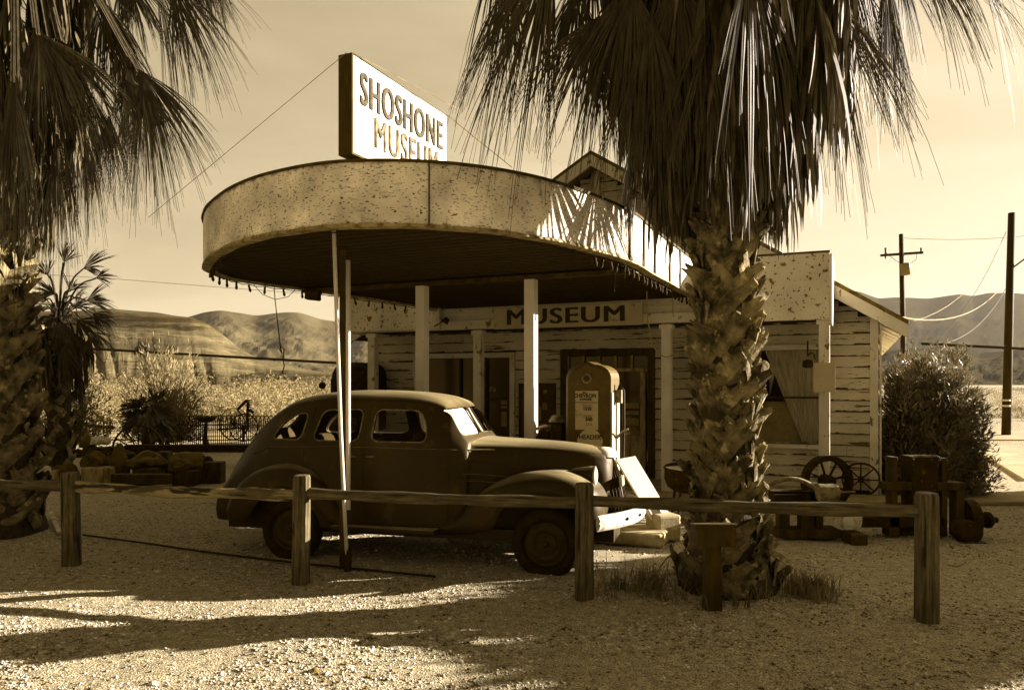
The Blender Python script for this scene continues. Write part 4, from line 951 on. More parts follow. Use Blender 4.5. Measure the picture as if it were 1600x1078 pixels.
# ------------------------------------------------------------------ RAIL FENCE
fp = [G(112, 882), G(470, 908), G(913, 935), G(1448, 967)]
fp = [fp[0]+(fp[0]-fp[1])]+fp
fn = thing('rail_fence', 'low weathered wooden post and rail fence running across the yard', 'fence', fp[2])
def fpost(p, h, lean=0, s=.155):
    mb = MB(); zz = [-.1, .05, .4, h-.16, h-.03, h-.005, h]; ww = [1.03, 1.0, .98, .97, .96, .86, .55]; A = []
    for z, k_ in zip(zz, ww):
        row = []
        for a in range(17):
            an = 2*PI*a/16+R(12); c_, s_ = math.cos(an), math.sin(an); q = (abs(c_)**6+abs(s_)**6)**(-1/6)
            j = 1+.03*(vnoise(np.array(a % 16*1.3), np.array(z*5), int(p.x*10) % 50)-.5)
            row.append((c_*q*s*.5*k_*j+lean*z, s_*q*s*.5*k_*j, z))
        A.append(row)
    mb.grid(A); mb.add(A[-1][:-1], [tuple(range(16))])
    o = mb.build('fence_post', M['fencewood'], fn); o.location = p-fp[2]; o.rotation_euler = (0, 0, random.uniform(-.1, .1)); return o
for p, h_, l_ in zip(fp, (.94, .95, 1.0, 1.0, 1.0), (0, -.02, .01, 0, 0)): fpost(p, h_, l_)
hs = [.82, .82, .83, .845, .85]
for i in range(4):
    p, q = fp[i]+Vector((0, 0, hs[i]-.02*(i == 1))), fp[i+1]+Vector((0, 0, hs[i+1]-(.02 if i < 3 else 0)))
    mb = MB(); n_ = 22; pts_ = []; rr = []; A = []
    ang = math.atan2(q.y-p.y, q.x-p.x); Ln = (q-p).length
    for k_ in range(n_+1):
        t = k_/n_; row = []
        rad = .052+.006*math.sin(k_*.7+i)
        for a in range(13):
            an = 2*PI*a/12; j = 1+(.5 if i == 1 else .15)*(float(vnoise(np.array(k_*.9), np.array((a % 12)*.8), i+4))-.5)
            row.append((Ln*t, math.cos(an)*rad*j*.75, math.sin(an)*rad*j+(q.z-p.z)*t-.010*math.sin(t*PI)))
        A.append(row)
    mb.grid(A); o = mb.build('fence_rail', M['oldrail'] if i == 1 else M['railwood'], fn); o.location = p-fp[2]; o.rotation_euler = (0, 0, ang)
# low plaque stand in the fence gap
ps = thing('plaque_stand', 'short dark post with a slanted box cap in front of the right palm', 'plaque stand', G(1113, 958))
mb = MB(); mb.box((0, 0, .27), (.135, .12, .62)); mb.build('post', M['darkwood'], ps, bevel=.01)
mb = MB(); mb.prism([(-.12, .56), (.12, .60), (.10, .70), (-.09, .735)], -.155, .155, 'YZ'); mb.build('cap', M['darkwood'], ps)
mb = MB(); mb.prism([(-.13, .738), (.115, .703), (.115, .712), (-.13, .747)], -.165, .165, 'YZ'); mb.build('plaque_plate', M['iron_pale'], ps)

# ------------------------------------------------------------------ PALMS
def fan_leaf(hub, axis, nrm, L_, spread, n, droop, r, join=.42, wf=1.15, seg=7, curl=0):
    """one palmate leaf: joined strips near the hub, free drooping tips"""
    axis = Vector(axis).normalized(); nrm = Vector(nrm); nrm = (nrm-axis*nrm.dot(axis)).normalized(); side = axis.cross(nrm)
    V = []; F = []; dth = 2*spread/n; gs = 4; gt = {}; gl = {}; gd = {}
    for k_ in range(n):
        gi = (k_+r.choice((0, 0, 1)))//gs
        if gi not in gt: gt[gi] = -spread+dth*gs*(gi+.5)+r.uniform(-1, 1)*dth; gl[gi] = r.uniform(.62, 1.1); gd[gi] = r.uniform(.4, 1.7)
        th = -spread+dth*(k_+.5)+r.uniform(-.25, .25)*dth; d = axis*math.cos(th)+side*math.sin(th); dg_ = axis*math.cos(gt[gi])+side*math.sin(gt[gi])
        tg = -axis*math.sin(th)+side*math.cos(th)
        ll = L_*(.72+.28*math.cos(th*.8))*gl[gi]*r.uniform(.86, 1.06); dr = droop*gd[gi]*r.uniform(.85, 1.15); ct = r.uniform(-.06, .06); jn = r.uniform(-.35, .35)
        b = len(V)
        for s_ in range(seg+1):
            t = s_/seg; rr = ll*t
            p = hub+(d*(1-.6*t)+dg_*.6*t)*rr+nrm*(curl*rr*rr+.015*(1 if k_ % 2 else -1)*t)+tg*(ct*rr*max(0, t-.4))
            fall = dr*rr*max(0, t-.15)**1.3
            p = p+Vector((0, 0, -fall)); 
            if fall > 0: p -= d*fall*.25
            wdt = min(rr*dth*.55, L_*join*dth*.55) if t < join else L_*join*dth*.50*(1-(t-join)/(1-join))**.8
            wdt = max(wdt*wf, .0016)
            fold = nrm*(wdt*.5*(1 if k_ % 2 else -1))*jn*2
            V += [tuple(p-tg*wdt+fold), tuple(p+tg*wdt-fold)]
        for s_ in range(seg): q = b+2*s_; F.append((q, q+1, q+3, q+2))
    return V, F
def hang_leaf(hub, out, L_, spread, n, r, wid=.015, seg=5):
    """dead folded leaf hanging as thatch"""
    out = Vector(out).normalized(); tan = Vector((-out.y, out.x, 0)); V = []; F = []
    for k_ in range(n):
        th = spread*(2*(k_+.5)/n-1)*r.uniform(.8, 1.2); oo = r.uniform(-.02, .13)
        if k_ % 5 == 0: ct_, cl_ = r.uniform(-1, 1)*spread, r.uniform(.6, 1.1)
        th = th*.45+ct_*.55; ll = L_*cl_*r.uniform(.8, 1.05); b = len(V); sw = r.uniform(-.05, .05); a = r.uniform(0, PI); tv = tan*math.cos(a)+out*math.sin(a)
        for s_ in range(seg+1):
            t = s_/seg; spread_x = math.sin(th)*ll*(t-.38*t*t)
            p = hub+tan*(spread_x+sw*t*t)+out*(oo*math.sin(t*1.9)*ll)+Vector((0, 0, -ll*t*(.80+.2*math.cos(th))*(1 if t > 0 else 0)))
            w_ = wid*(.8+1.1*math.sin(min(t*1.4, 1)*PI*.55))*(1-t)**.45+.0012
            V += [tuple(p-tv*w_), tuple(p+tv*w_)]
        for s_ in range(seg): q = b+2*s_; F.append((q, q+1, q+3, q+2))
    return V, F
def add_leaf(acc, vf):
    b = acc[2]; acc[0].extend(vf[0]); acc[1].extend([i+b for f in vf[1] for i in f]); acc[2] += len(vf[0])
def trunk(name_parent, prof, r, boots, z0, z1, size, loc):
    mb = MB(); mb.lathe([(rr*.90, z) for rr, z in prof], n=20); o = mb.build('trunk', M['trunkcore'], name_parent, smooth=True)
    V = []; F = []; ga = 2.39996
    mb = MB()
    for k_ in range(boots):
        t = k_/boots; z = z0+(z1-z0)*t; rad = np.interp(z, [p[1] for p in prof], [p[0] for p in prof])*.84
        an = k_*ga+r.uniform(-.2, .2); o_ = Vector((math.cos(an), math.sin(an), 0)); tn = Vector((-o_.y, o_.x, 0))
        lean = (r.uniform(.55, 1.05))*(1 if (k_ % 2) else -1); up = Vector((0, 0, 1))
        d = (up*math.cos(lean)+tn*math.sin(lean)).normalized(); wv = (tn*math.cos(lean)-up*math.sin(lean))
        s_ = size*r.uniform(.75, 1.25); rows = []
        cutp = r.uniform(.8, 1.1)
        for tt, ww, ou in ((0, .60, .0), (.3, .50, .03), (.62, .37, .042), (.9, .26, .055), (cutp+.08, .14+r.uniform(0, .06), .07+r.uniform(-.03, .06))):
            c_ = o_*(rad+ou*s_*.95)+up*z+d*(tt*s_)
            h_ = ww*s_*.5; cv = .05*s_
            rows.append([c_-wv*h_, c_-wv*h_*.5+o_*cv, c_+o_*cv*1.3, c_+wv*h_*.5+o_*cv, c_+wv*h_, c_-o_*cv*.9])
        b = len(V)
        if r.random() < .6:    # cleft tip
            nd = rows[-1]; dn = -d*(s_*r.uniform(.12, .3)); nd[2] = nd[2]+dn; nd[5] = nd[5]+dn; nd[1] = nd[1]+dn*r.uniform(0, .6); nd[3] = nd[3]+dn*r.uniform(0, .4)
        for rw in rows[1:]:
            for q in range(6): rw[q] = rw[q]+Vector((r.gauss(0, .003), r.gauss(0, .003), r.gauss(0, .004)))
        A = [[tuple(p) for p in rw+[rw[0]]] for rw in rows]; mb.grid(A); mb.add(A[-1][:-1], [(0, 1, 2, 3, 4, 5)])
    bo = mb.build('leaf_bases', M['boot'], name_parent); tag(bo, kind='stuff') if 0 else None
    return o
def palm(label, loc, prof, boots, bsize, bz, skirt, fans, seed, thatch_n=230, name='fan_palm', group=None):
    r = random.Random(seed); p = thing(name, label, 'palm tree', loc, 0, group)
    trunk(p, prof, r, boots, bz[0], bz[1], bsize, loc)
    z0, z1, rad = skirt
    acc = [[], [], 0]
    for k_ in range(thatch_n):
        t = r.random(); z = z0+(z1-z0)*t; an = r.uniform(0, 2*PI); o_ = Vector((math.cos(an), math.sin(an), 0))
        rr = rad*(.50+.50*min(1, t*3.2))*r.uniform(.6, 1.0)
        hub = o_*rr+Vector((0, 0, z)); add_leaf(acc, hang_leaf(hub, o_, r.uniform(.75, 1.15), r.uniform(.25, .55), 26, r))
        # petiole
        tn = Vector((-o_.y, o_.x, 0)); base = o_*.2+Vector((0, 0, z+.35+.25*rr)); q = [base-tn*.012, base+tn*.012, hub+tn*.01, hub-tn*.01]
        add_leaf(acc, ([tuple(x) for x in q], [(0, 1, 2, 3)]))
    fast_mesh('thatch_skirt', acc[0], acc[1], 4, M['thatch'], p)
    return p, r
def fans_mesh(p, specs, r, nm='crown', m='frond', top=None):
    acc = [[], [], 0]
    for hub, axis, nrm, L_, sp, n, dr in specs:
        hub = Vector(hub); add_leaf(acc, fan_leaf(hub, axis, nrm, L_, sp, n, dr, r))
        if top is not None:
            a = Vector(axis).normalized(); mid = (hub+top)/2+Vector((0, 0, .25)); pr = [Vector(top), mid, hub]
            cr_ = crom(pr, 4)
            for x0, x1 in zip(cr_[:-1], cr_[1:]):
                t = (x1-x0).normalized(); s1 = t.cross(Vector((0, 0, 1))); s1 = s1.normalized()*.022 if s1.length > .1 else Vector((.022, 0, 0)); s2 = Vector((0, 0, .016))
                add_leaf(acc, ([tuple(x0-s1), tuple(x0+s1), tuple(x1+s1), tuple(x1-s1)], [(0, 1, 2, 3)]))
                add_leaf(acc, ([tuple(x0-s2), tuple(x0+s2), tuple(x1+s2), tuple(x1-s2)], [(0, 1, 2, 3)]))
    return fast_mesh(nm, acc[0], acc[1], 4, M[m], p)
# right palm
PR = Vector((1.89, 6.76, 0))
prof = [(.52, -.05), (.46, .12), (.36, .3), (.28, .6), (.255, 1.2), (.24, 2.0), (.215, 2.8), (.20, 3.4), (.20, 7.2)]
palmr, rr_ = palm('thick shaggy fan palm with a dead leaf skirt between the fence and the porch', PR, prof, 420, .30, (.06, 3.6), (4.0, 6.5, .95), None, 5, 460)
def rp(px, py, dy=0): return P(px, py, 6.76+dy*.75)-PR
acc = [[], [], 0]; r = random.Random(15)     # inner lower skirt fringe hugging the trunk
for k_ in range(60):
    an = r.uniform(0, 2*PI); o_ = Vector((math.cos(an), math.sin(an), 0)); add_leaf(acc, hang_leaf(o_*r.uniform(.32, .62)+Vector((0, 0, r.uniform(3.75, 4.4))), o_, r.uniform(.5, .85), .4, 24, r, wid=.009))
fast_mesh('lower_fringe', acc[0], acc[1], 4, M['thatch'], palmr)
top = Vector((0, 0, 6.7)); r = random.Random(4)
specs = []
for hx, hy, dy, ex, ey, L_, sp in ((865, -60, -.5, 760, 180, 1.55, .55), (800, -40, .2, 760, 170, 1.2, .5), (905, -20, .3, 880, 200, 1.15, .7), (950, 20, -.6, 860, 190, 1.15, .75), (955, 60, .2, 930, 250, 1.0, .55),
                                (990, -20, -.9, 960, 190, 1.2, .8), (1060, -30, -1.0, 1050, 200, 1.3, .8), (1130, -20, -1.1, 1150, 200, 1.3, .8), (1010, 60, -.7, 985, 260, 1.1, .6), (1210, 10, -.9, 1225, 220, 1.2, .6),
                                (1270, -30, -.6, 1400, 210, 1.6, .45), (1300, -20, .1, 1350, 180, 1.2, .6), (1330, -30, .3, 1440, 200, 1.35, .45), (1385, 5, -.2, 1410, 160, .95, .45), (1400, -60, .6, 1470, 70, .85, .6), (1465, -70, .2, 1560, 30, .85, .5), (1420, -80, -.6, 1590, 30, 1.15, .45),
                                (1250, 60, .5, 1290, 240, 1.1, .5), (1040, -60, .9, 1000, 150, 1.4, .8)):
    h_ = rp(hx, hy, dy); e_ = rp(ex, ey, dy-.1); ax = (e_-h_).normalized()
    specs.append((h_, ax, Vector((r.uniform(-.35, .35), -1, r.uniform(.0, .5))), L_, sp*.8, 46, .42))
    for q in range(1): specs.append((h_+Vector((r.uniform(-.12, .12), r.uniform(-.3, .3), r.uniform(-.05, .2))), ax+Vector((r.uniform(-.15, .15), r.uniform(-.3, .3), r.uniform(-.2, .05))), Vector((r.uniform(-.5, .5), -1, r.uniform(.0, .5))), L_*r.uniform(.75, .95), sp*.8, 40, .6))
for q in range(6):       # unseen dead fans added behind the skirt to dapple the canopy fascia
    h_ = Vector((r.uniform(-.7, .6), r.uniform(.75, 1.75), r.uniform(4.3, 4.65))); specs.append((h_, Vector((r.uniform(-.2, .2), r.uniform(-.1, .2), -1)), Vector((1, r.uniform(-.4, .4), .1)), r.uniform(1.0, 1.3), .75, 40, .2))
for k_ in range(34):      # the crown above the frame (casts the shade)
    an = 2*PI*k_/34*3.1+r.uniform(-.2, .2); elv = r.uniform(-.35, 1.1); o_ = Vector((math.cos(an)*math.cos(elv), math.sin(an)*math.cos(elv), math.sin(elv)))
    h_ = top+o_*r.uniform(.9, 1.5)+Vector((0, 0, .15)); specs.append((h_, o_+Vector((0, 0, -.25)), Vector((-o_.x*.3, -o_.y*.3, 1)), 1.1, 1.0, 30, .45))
fans_mesh(palmr, specs, r, 'crown', 'frond', top)
# left palm
PL = Vector((-6.55, 9.65, 0))
prof = [(.72, -.05), (.64, .2), (.50, .6), (.43, 1.4), (.39, 2.2), (.34, 3.0), (.3, 8)]
palml, _ = palm('very thick criss-cross barked fan palm at the left edge of the yard', PL, prof, 330, .44, (.05, 4.0), (4.3, 7.6, 1.15), None, 6, 300)
def lp_(px, py, dy=0): return P(px, py, 9.65+dy)-PL
top = Vector((.3, 0, 8.0)); specs = []; r = random.Random(9)
for hx, hy, dy, ex, ey, L_, sp in ((215, 108, -.6, 320, 235, 1.5, .50), (222, 110, -.5, 245, 310, 1.65, .35), (215, 115, .1, 205, 300, 1.3, .5), (60, 55, -.9, 120, 170, 1.5, .9), (90, 60, -.7, 160, 190, 1.1, .6), (20, 130, -1.2, 25, 380, 2.0, .45), (255, -40, .0, 370, 120, 1.7, .42), (290, -60, .3, 395, 60, 1.2, .5), (190, -40, .4, 250, 90, 1.1, .8), (160, 0, -.3, 190, 140, 1.2, .7), (120, 150, .2, 150, 320, 1.4, .5), (130, 200, .5, 140, 380, 1.3, .4), (170, 180, .6, 175, 330, 1.1, .45), (20, 20, -.5, 30, 200, 1.4, .7), (320, -60, .6, 340, 90, .9, .7), (90, 210, -.4, 110, 420, 1.5, .35), (180, 60, .8, 230, 180, 1.0, .6)):
    h_ = lp_(hx, hy, dy); e_ = lp_(ex, ey, dy-.1); ax = (e_-h_).normalized()
    specs.append((h_, ax, Vector((r.uniform(-.4, .4), -1, r.uniform(.0, .6))), L_, sp*.8, 46, .36))
    for q in range(2): specs.append((h_+Vector((r.uniform(-.15, .1), r.uniform(-.3, .3), r.uniform(-.1, .15))), ax+Vector((r.uniform(-.25, .1), r.uniform(-.3, .3), r.uniform(-.2, .05))), Vector((r.uniform(-.5, .5), -1, r.uniform(.0, .6))), L_*r.uniform(.7, .95), sp*.8, 40, .55))
for k_ in range(30):
    an = 2*PI*k_/30*3.1+r.uniform(-.2, .2); elv = r.uniform(-.2, 1.1); o_ = Vector((math.cos(an)*math.cos(elv), math.sin(an)*math.cos(elv), math.sin(elv)))
    h_ = top+o_*r.uniform(1.0, 1.6); specs.append((h_, o_+Vector((0, 0, -.25)), Vector((-o_.x*.3, -o_.y*.3, 1)), 1.3, 1.0, 30, .45))
fans_mesh(palml, specs, r, 'crown', 'frond', top)
# young palm behind it
PS = G(88, 735); PS = Vector(((92-800)/FPX*14.5, 14.5, 0))
py_ = thing('young_fan_palm', 'smaller sunlit fan palm standing behind the left palm', 'palm tree', PS)
r = random.Random(12); trunk(py_, [(.28, 0), (.22, 1.0), (.2, 2.9)], r, 60, .1, 2.8, .3, PS)
top = Vector((0, 0, 3.0)); specs = []
def yp(px, py, dy=0): return P(px, py, 14.5+dy)-PS
for hx, hy, ex, ey, L_, sp in ((130, 420, 165, 400, .75, .9), (135, 470, 172, 455, .75, .8), (120, 500, 150, 520, .7, .9), (95, 500, 100, 570, .85, .9), (75, 430, 60, 400, .6, .8), (80, 490, 70, 540, .8, .9), (110, 455, 120, 430, .5, .9), (115, 520, 135, 590, .75, .7), (100, 410, 110, 380, .55, .9), (150, 435, 178, 425, .5, .8), (145, 490, 168, 500, .55, .8), (100, 540, 115, 590, .6, .8), (85, 460, 62, 450, .6, .9), (118, 480, 130, 470, .5, 1.0), (140, 525, 150, 560, .5, .8)):
    h_ = yp(hx, hy, r.uniform(-.6, .4)); ax = (yp(ex, ey)-yp(hx, hy)).normalized(); specs.append((h_, ax, Vector((r.uniform(-.5, .5), -1, .3)), L_, sp, 26, .25))
for k_ in range(16):
    an = k_*2.4; elv = r.uniform(-.5, .9); o_ = Vector((math.cos(an)*math.cos(elv), math.sin(an)*math.cos(elv), math.sin(elv))); specs.append((top+o_*.6, o_, Vector((0, -.3, 1)), .7, .9, 24, .4))
fans_mesh(py_, specs, r, 'crown', 'frond', top)
acc = [[], [], 0]
for k_ in range(60):
    an = r.uniform(0, 2*PI); o_ = Vector((math.cos(an), math.sin(an), 0)); add_leaf(acc, hang_leaf(o_*r.uniform(.25, .6)+Vector((0, 0, r.uniform(1.9, 2.9))), o_, r.uniform(.5, .8), .4, 18, r, wid=.011, seg=4))
fast_mesh('thatch_skirt', acc[0], acc[1], 4, M['thatch'], py_)

# ------------------------------------------------------------------ UTILITY POLES AND WIRES
def upole(label, base, top, r0=.14, r1=.10):
    t = thing('utility_pole', label, 'utility pole', base)
    mb = MB(); mb.tube([(0, 0, -.3), tuple(Vector(top)*.5), tuple(top)], [r0, (r0+r1)/2, r1], 12); mb.build('pole', M['polewood'], t, smooth=True); return t
b1 = Vector((20.45, 40, 0)); t1 = P(1408, 366, 40)-b1
u1 = upole('dark utility pole with one crossarm and a pale transformer can behind the building', b1, t1, .15, .11)
mb = MB(); ca = P(1409, 397, 40)-b1; mb.box(tuple(ca), (2.2, .10, .12), ry=-.07); mb.build('crossarm', M['polewood'], u1)
for dx in (-.85, 1.0): mb = MB(); mb.tube([ca+Vector((dx, 0, -.25 if dx < 0 else 0)), ca+Vector((dx, 0, .32))], [.03, .05], 8); mb.build('insulator', M['iron'], u1)
mb = MB(); q = P(1410, 422, 40)-b1; mb.lathe([(0, .32), (.22, .30), (.24, .26), (.24, -.30), (0, -.32)], c=tuple(q+Vector((0, -.32, 0))), n=16); mb.build('transformer', M['greybox'], u1, smooth=True)
mb = MB(); mb.tube([q+Vector((-.25, -.3, .3)), q+Vector((-.5, -.2, .5)), ca+Vector((-.85, 0, .1))], .012, 4); mb.tube([q+Vector((.25, -.3, .3)), q+Vector((.6, -.2, .5)), ca+Vector((.8, 0, .1))], .012, 4); mb.build('jumper_wire', M['wire'], u1)
b2 = Vector((17.75, 27.6, 0)); t2 = P(1581, 333, 27.75)-b2
u2 = upole('tall dark utility pole with two reflective bands at the right edge', b2, t2, .155, .12)
for z_ in (1.62, 1.82): mb = MB(); mb.lathe([(.150, -.03), (.152, .03)], c=(0, 0, z_-.55), n=14); mb.build('reflective_band', M['white'], u2)
mb = MB(); a_ = P(1583, 418, 27.6)-b2; mb.tube([a_, a_+Vector((.25, -.2, .25)), a_+Vector((.6, -.3, .7)), a_+Vector((1.2, -.4, .75))], .03, 6); mb.build('lamp_bracket', M['polewood'], u2)
def wire(label, pts, r=.012, sag=0, m='wire'):
    mb = MB(); 
    if len(pts) == 2:
        a, b = pts; pts = [a+(b-a)*t+Vector((0, 0, -4*sag*t*(1-t))) for t in np.linspace(0, 1, 14)]
    mb.tube(pts, r, 5); o = mb.build('power_line', M[m]); tag(o, label, 'power line', 'overhead lines and cables'); return o
wire('thick black cable crossing low behind the car and the left palm', [P(-200, 530, 26), P(160, 546, 26), P(525, 567, 26), P(600, 570, 26)], .045)
wire('thick black cable running from the oleander to the right edge', [P(1440, 537, 26), P(1600, 545, 26), P(1800, 551, 26)], .045)
wire('thin wire high across the sky left of the canopy', [P(-100, 418, 60), P(180, 436, 60), P(345, 449, 60), P(520, 462, 60)], .018, m='palewire')
wire('sagging upper service wire between the two utility poles', [P(1408, 385, 40), P(1500, 362, 60)][0:0]+[P(1572, 362, 27.6), P(1430, 555, 24)], .010, .7)
wire('sagging lower service wire from the right pole to the building eave', [P(1572, 366, 27.6), P(1340, 505, 15)], .008, 1.0, 'palewire')
wire('pale drop wire slung below the skyline to the right', [P(1372, 487, 15), P(1560, 454, 30)], .016, .55, 'palewire')
wire('dark twin wires falling from the right pole behind the oleander', [P(1572, 450, 27.6), P(1478, 536, 20)], .014, .35)
wire('faint high lines joining the pole tops', [P(1410, 372, 40), P(1700, 355, 40)], .012, .3, 'palewire')

# ------------------------------------------------------------------ FOLIAGE
def leaf_cloud(name, cen, size, m, parent=None, up=.3, wratio=.3, seed=1, dirs=None):
    r = np.random.default_rng(seed); n = len(cen); d = r.normal(size=(n, 3)) if dirs is None else dirs+r.normal(size=(n, 3))*.45
    d[:, 2] += up; d /= np.linalg.norm(d, axis=1)[:, None]
    s = r.normal(size=(n, 3)); s -= d*(s*d).sum(1)[:, None]; s /= np.linalg.norm(s, axis=1)[:, None]
    ln = (size if np.ndim(size) else np.full(n, size))*r.uniform(.6, 1.3, n); w = ln*wratio*.5
    a = cen-d*0; b = cen+d*ln[:, None]*.5+s*w[:, None]; c = cen+d*ln[:, None]; e = cen+d*ln[:, None]*.5-s*w[:, None]
    V = np.stack([a, b, c, e], 1).reshape(-1, 3); return fast_mesh(name, V, np.arange(4*n), 4, m, parent)
def blob_pts(n, c, rad, seed, lump=.35, shell=.55, flat=True):
    r = np.random.default_rng(seed); d = r.normal(size=(n, 3)); d /= np.linalg.norm(d, axis=1)[:, None]
    if flat: d[:, 2] = np.abs(d[:, 2])
    lon = np.arctan2(d[:, 1], d[:, 0])
    k = 1-lump+2*lump*fbm(lon*1.7+seed, d[:, 2]*3+lon, 3, seed); rr = (shell+(1-shell)*r.random(n))*k
    return np.array(c)+d*rr[:, None]*np.array(rad), d
def bush(name, label, cat, c, rad, n, leaf, m, seed, wr=.25, up=.4, group=None, lump=.35, shell=.45, stems=9):
    t = thing(name, label, cat, c, 0, group); cen, d = blob_pts(n, (0, 0, rad[2]*.08), rad, seed, lump, shell)
    keep = fbm(cen[:, 0]*3/rad[0]+9, cen[:, 2]*4/rad[2]+cen[:, 1], 3, seed+1) > .33
    leaf_cloud('foliage', cen[keep], leaf, M[m], t, up, wr, seed, d[keep]*.8)
    mb = MB(); r = random.Random(seed)
    for k_ in range(stems):
        a = r.uniform(0, 2*PI); e_ = Vector((math.cos(a)*rad[0]*r.uniform(.2, .7), math.sin(a)*rad[1]*r.uniform(.2, .7), rad[2]*r.uniform(.6, .95))); mb.tube([(e_.x*.1, e_.y*.1, -.05), tuple(e_*.5+Vector((0, 0, .1))), tuple(e_)], [.035, .022, .008], 5)
    mb.build('stems', M['darkwood'], t); return t
ob = G(1452, 752); ob = Vector((7.0, 13.0, 0))
ol = thing('oleander_bush', 'large rounded oleander bush with pale upper leaves at the right end of the building', 'bush', ob)
cs = []; ds = []
for (cx, cz, rx_, rz_, n_, s_) in ((.0, .0, 1.0, 2.45, 34000, 1), (-.45, 0, .62, 1.95, 5000, 2), (.55, 0, .55, 1.75, 5000, 3), (.75, .2, .30, .85, 1800, 4), (.1, 1.2, .55, 1.35, 4000, 5)):
    c_, d_ = blob_pts(n_, (cx, 0, cz), (rx_, .9, rz_), s_, .28, .35); cs.append(c_); ds.append(d_)
cen = np.concatenate(cs); d = np.concatenate(ds)
rq = np.random.default_rng(8); cl_ = rq.integers(0, 900, len(cen))    # gather leaves into sprays
anchor = cen[cl_]; rq2 = 0; cen2 = np.where((rq.random(len(cen)) < .6)[:, None], anchor+rq.normal(size=cen.shape)*.05, cen)
leaf_cloud('foliage', cen2, .125, M['oleander'], ol, .3, .18, 3, np.where((rq.random(len(cen)) < .6)[:, None], d[cl_], d)*.9)
mb = MB(); r = random.Random(3)
for k_ in range(26):
    a = r.uniform(0, 2*PI); e_ = Vector((math.cos(a)*.8*r.random(), math.sin(a)*.6*r.random(), r.uniform(1.2, 2.2))); mb.tube([(e_.x*.25, e_.y*.25, -.05), tuple(e_*.55), tuple(e_)], [.03, .02, .008], 5)
mb.build('stems', M['darkwood'], ol)
# shrubs on the left
bush('feathery_shrub', 'tall pale feathery shrub behind the dark shaggy plant in the left yard', 'shrub', Vector((-9.6, 21.2, 0)), (1.25, 1.0, 2.75), 12000, .17, 'shrubpale', 21, .16, .6, shell=.2)
sp_ = thing('shaggy_yucca', 'dark shaggy spiky plant in front of the pale feathery shrub', 'plant', Vector((-9.2, 19.3, 0)))
acc = [[], [], 0]; r = random.Random(31)
for k_ in range(46):
    an = r.uniform(0, 2*PI); elv = r.uniform(-.35, 1.2); o_ = Vector((math.cos(an)*math.cos(elv), math.sin(an)*math.cos(elv), math.sin(elv)))
    add_leaf(acc, fan_leaf(Vector((0, 0, .75+.25*r.random()))+o_*r.uniform(.1, .5), o_, Vector((r.uniform(-1, 1), r.uniform(-1, 1), .6)), r.uniform(.45, .75), .9, 16, .5, r, seg=4))
fast_mesh('foliage', acc[0], acc[1], 4, M['shrubdark'], sp_)
mb = MB(); mb.tube([(0, 0, -.1), (.02, 0, .8)], [.13, .10], 10); mb.build('stem', M['trunkcore'], sp_)
bush('creosote_bush', 'mottled olive bush behind the young fan palm', 'bush', Vector((-11.8, 20.5, 0)), (1.2, .9, 2.3), 8000, .12, 'scrubmid', 25, .3, .3, shell=.2)
# unseen hedge added beyond the right edge to shade the yard
hd_ = thing('shade_hedge', 'unseen leafy hedge added past the right edge to shade the yard', 'hedge', Vector((11.7, 11.25, 0)))
rq = np.random.default_rng(55); n_ = 20000; hy_ = rq.uniform(-4.2, 2.6, n_); cen = np.stack([rq.uniform(-.7, .7, n_), hy_, (2.5+.78/(1+np.exp((hy_+1.0)*3)))*rq.random(n_)**.7], -1)
cen[:, 2] *= (.93+.13*fbm(cen[:, 1]*1.1, cen[:, 1]*0, 3, 4)); leaf_cloud('foliage', cen, .30, M['oleander'], hd_, .3, .45, 5)
mb = MB(); mb.box((0, -.8, 1.1), (.5, 6.4, 2.2)); mb.build('shade_core', M['trunkcore'], hd_)
# far scrub (uncountable)
def scrub(name, label, rows, m, seed, size, wr=.35):
    r = np.random.default_rng(seed); cs = []; ss = []
    for (u0, u1, y0, y1, n, rad0, rad1, per, zf) in rows:
        for k in range(n):
            yy = r.uniform(y0, y1); uu = r.uniform(u0, u1); rr = r.uniform(rad0, rad1); c_, d_ = blob_pts(per, (uu*yy, yy, 0), (rr, rr, rr*zf*r.uniform(.7, 1.3)), int(r.integers(1e6)), .3, .3)
            cs.append(c_); ss.append(np.full(per, size*rr))
    return tag(leaf_cloud(name, np.concatenate(cs), np.concatenate(ss), M[m], None, .8, wr, seed), label, 'scrub', kind='stuff')
scrub('pale_scrub', 'pale feathery desert scrub spread over the flat beyond the yard', [(-.72, -.10, 30, 60, 110, .8, 2.0, 900, .8), (-.75, -.1, 60, 130, 150, 1.6, 3.6, 600, .9), (.5, .8, 42, 90, 70, .6, 1.6, 260, .6), (.45, .8, 90, 260, 130, 1.0, 3.0, 160, .6)], 'scrub', 61, .095)
scrub('olive_scrub', 'darker olive brush dotted between the pale scrub', [(-.72, -.1, 45, 75, 26, .7, 1.7, 420, 1.0), (-.72, -.1, 75, 140, 60, 1.4, 3.6, 300, 1.0), (.5, .8, 36, 60, 20, .4, .9, 240, .6), (.5, .8, 80, 240, 60, .8, 2.4, 160, .7)], 'scrubmid', 71, .16)
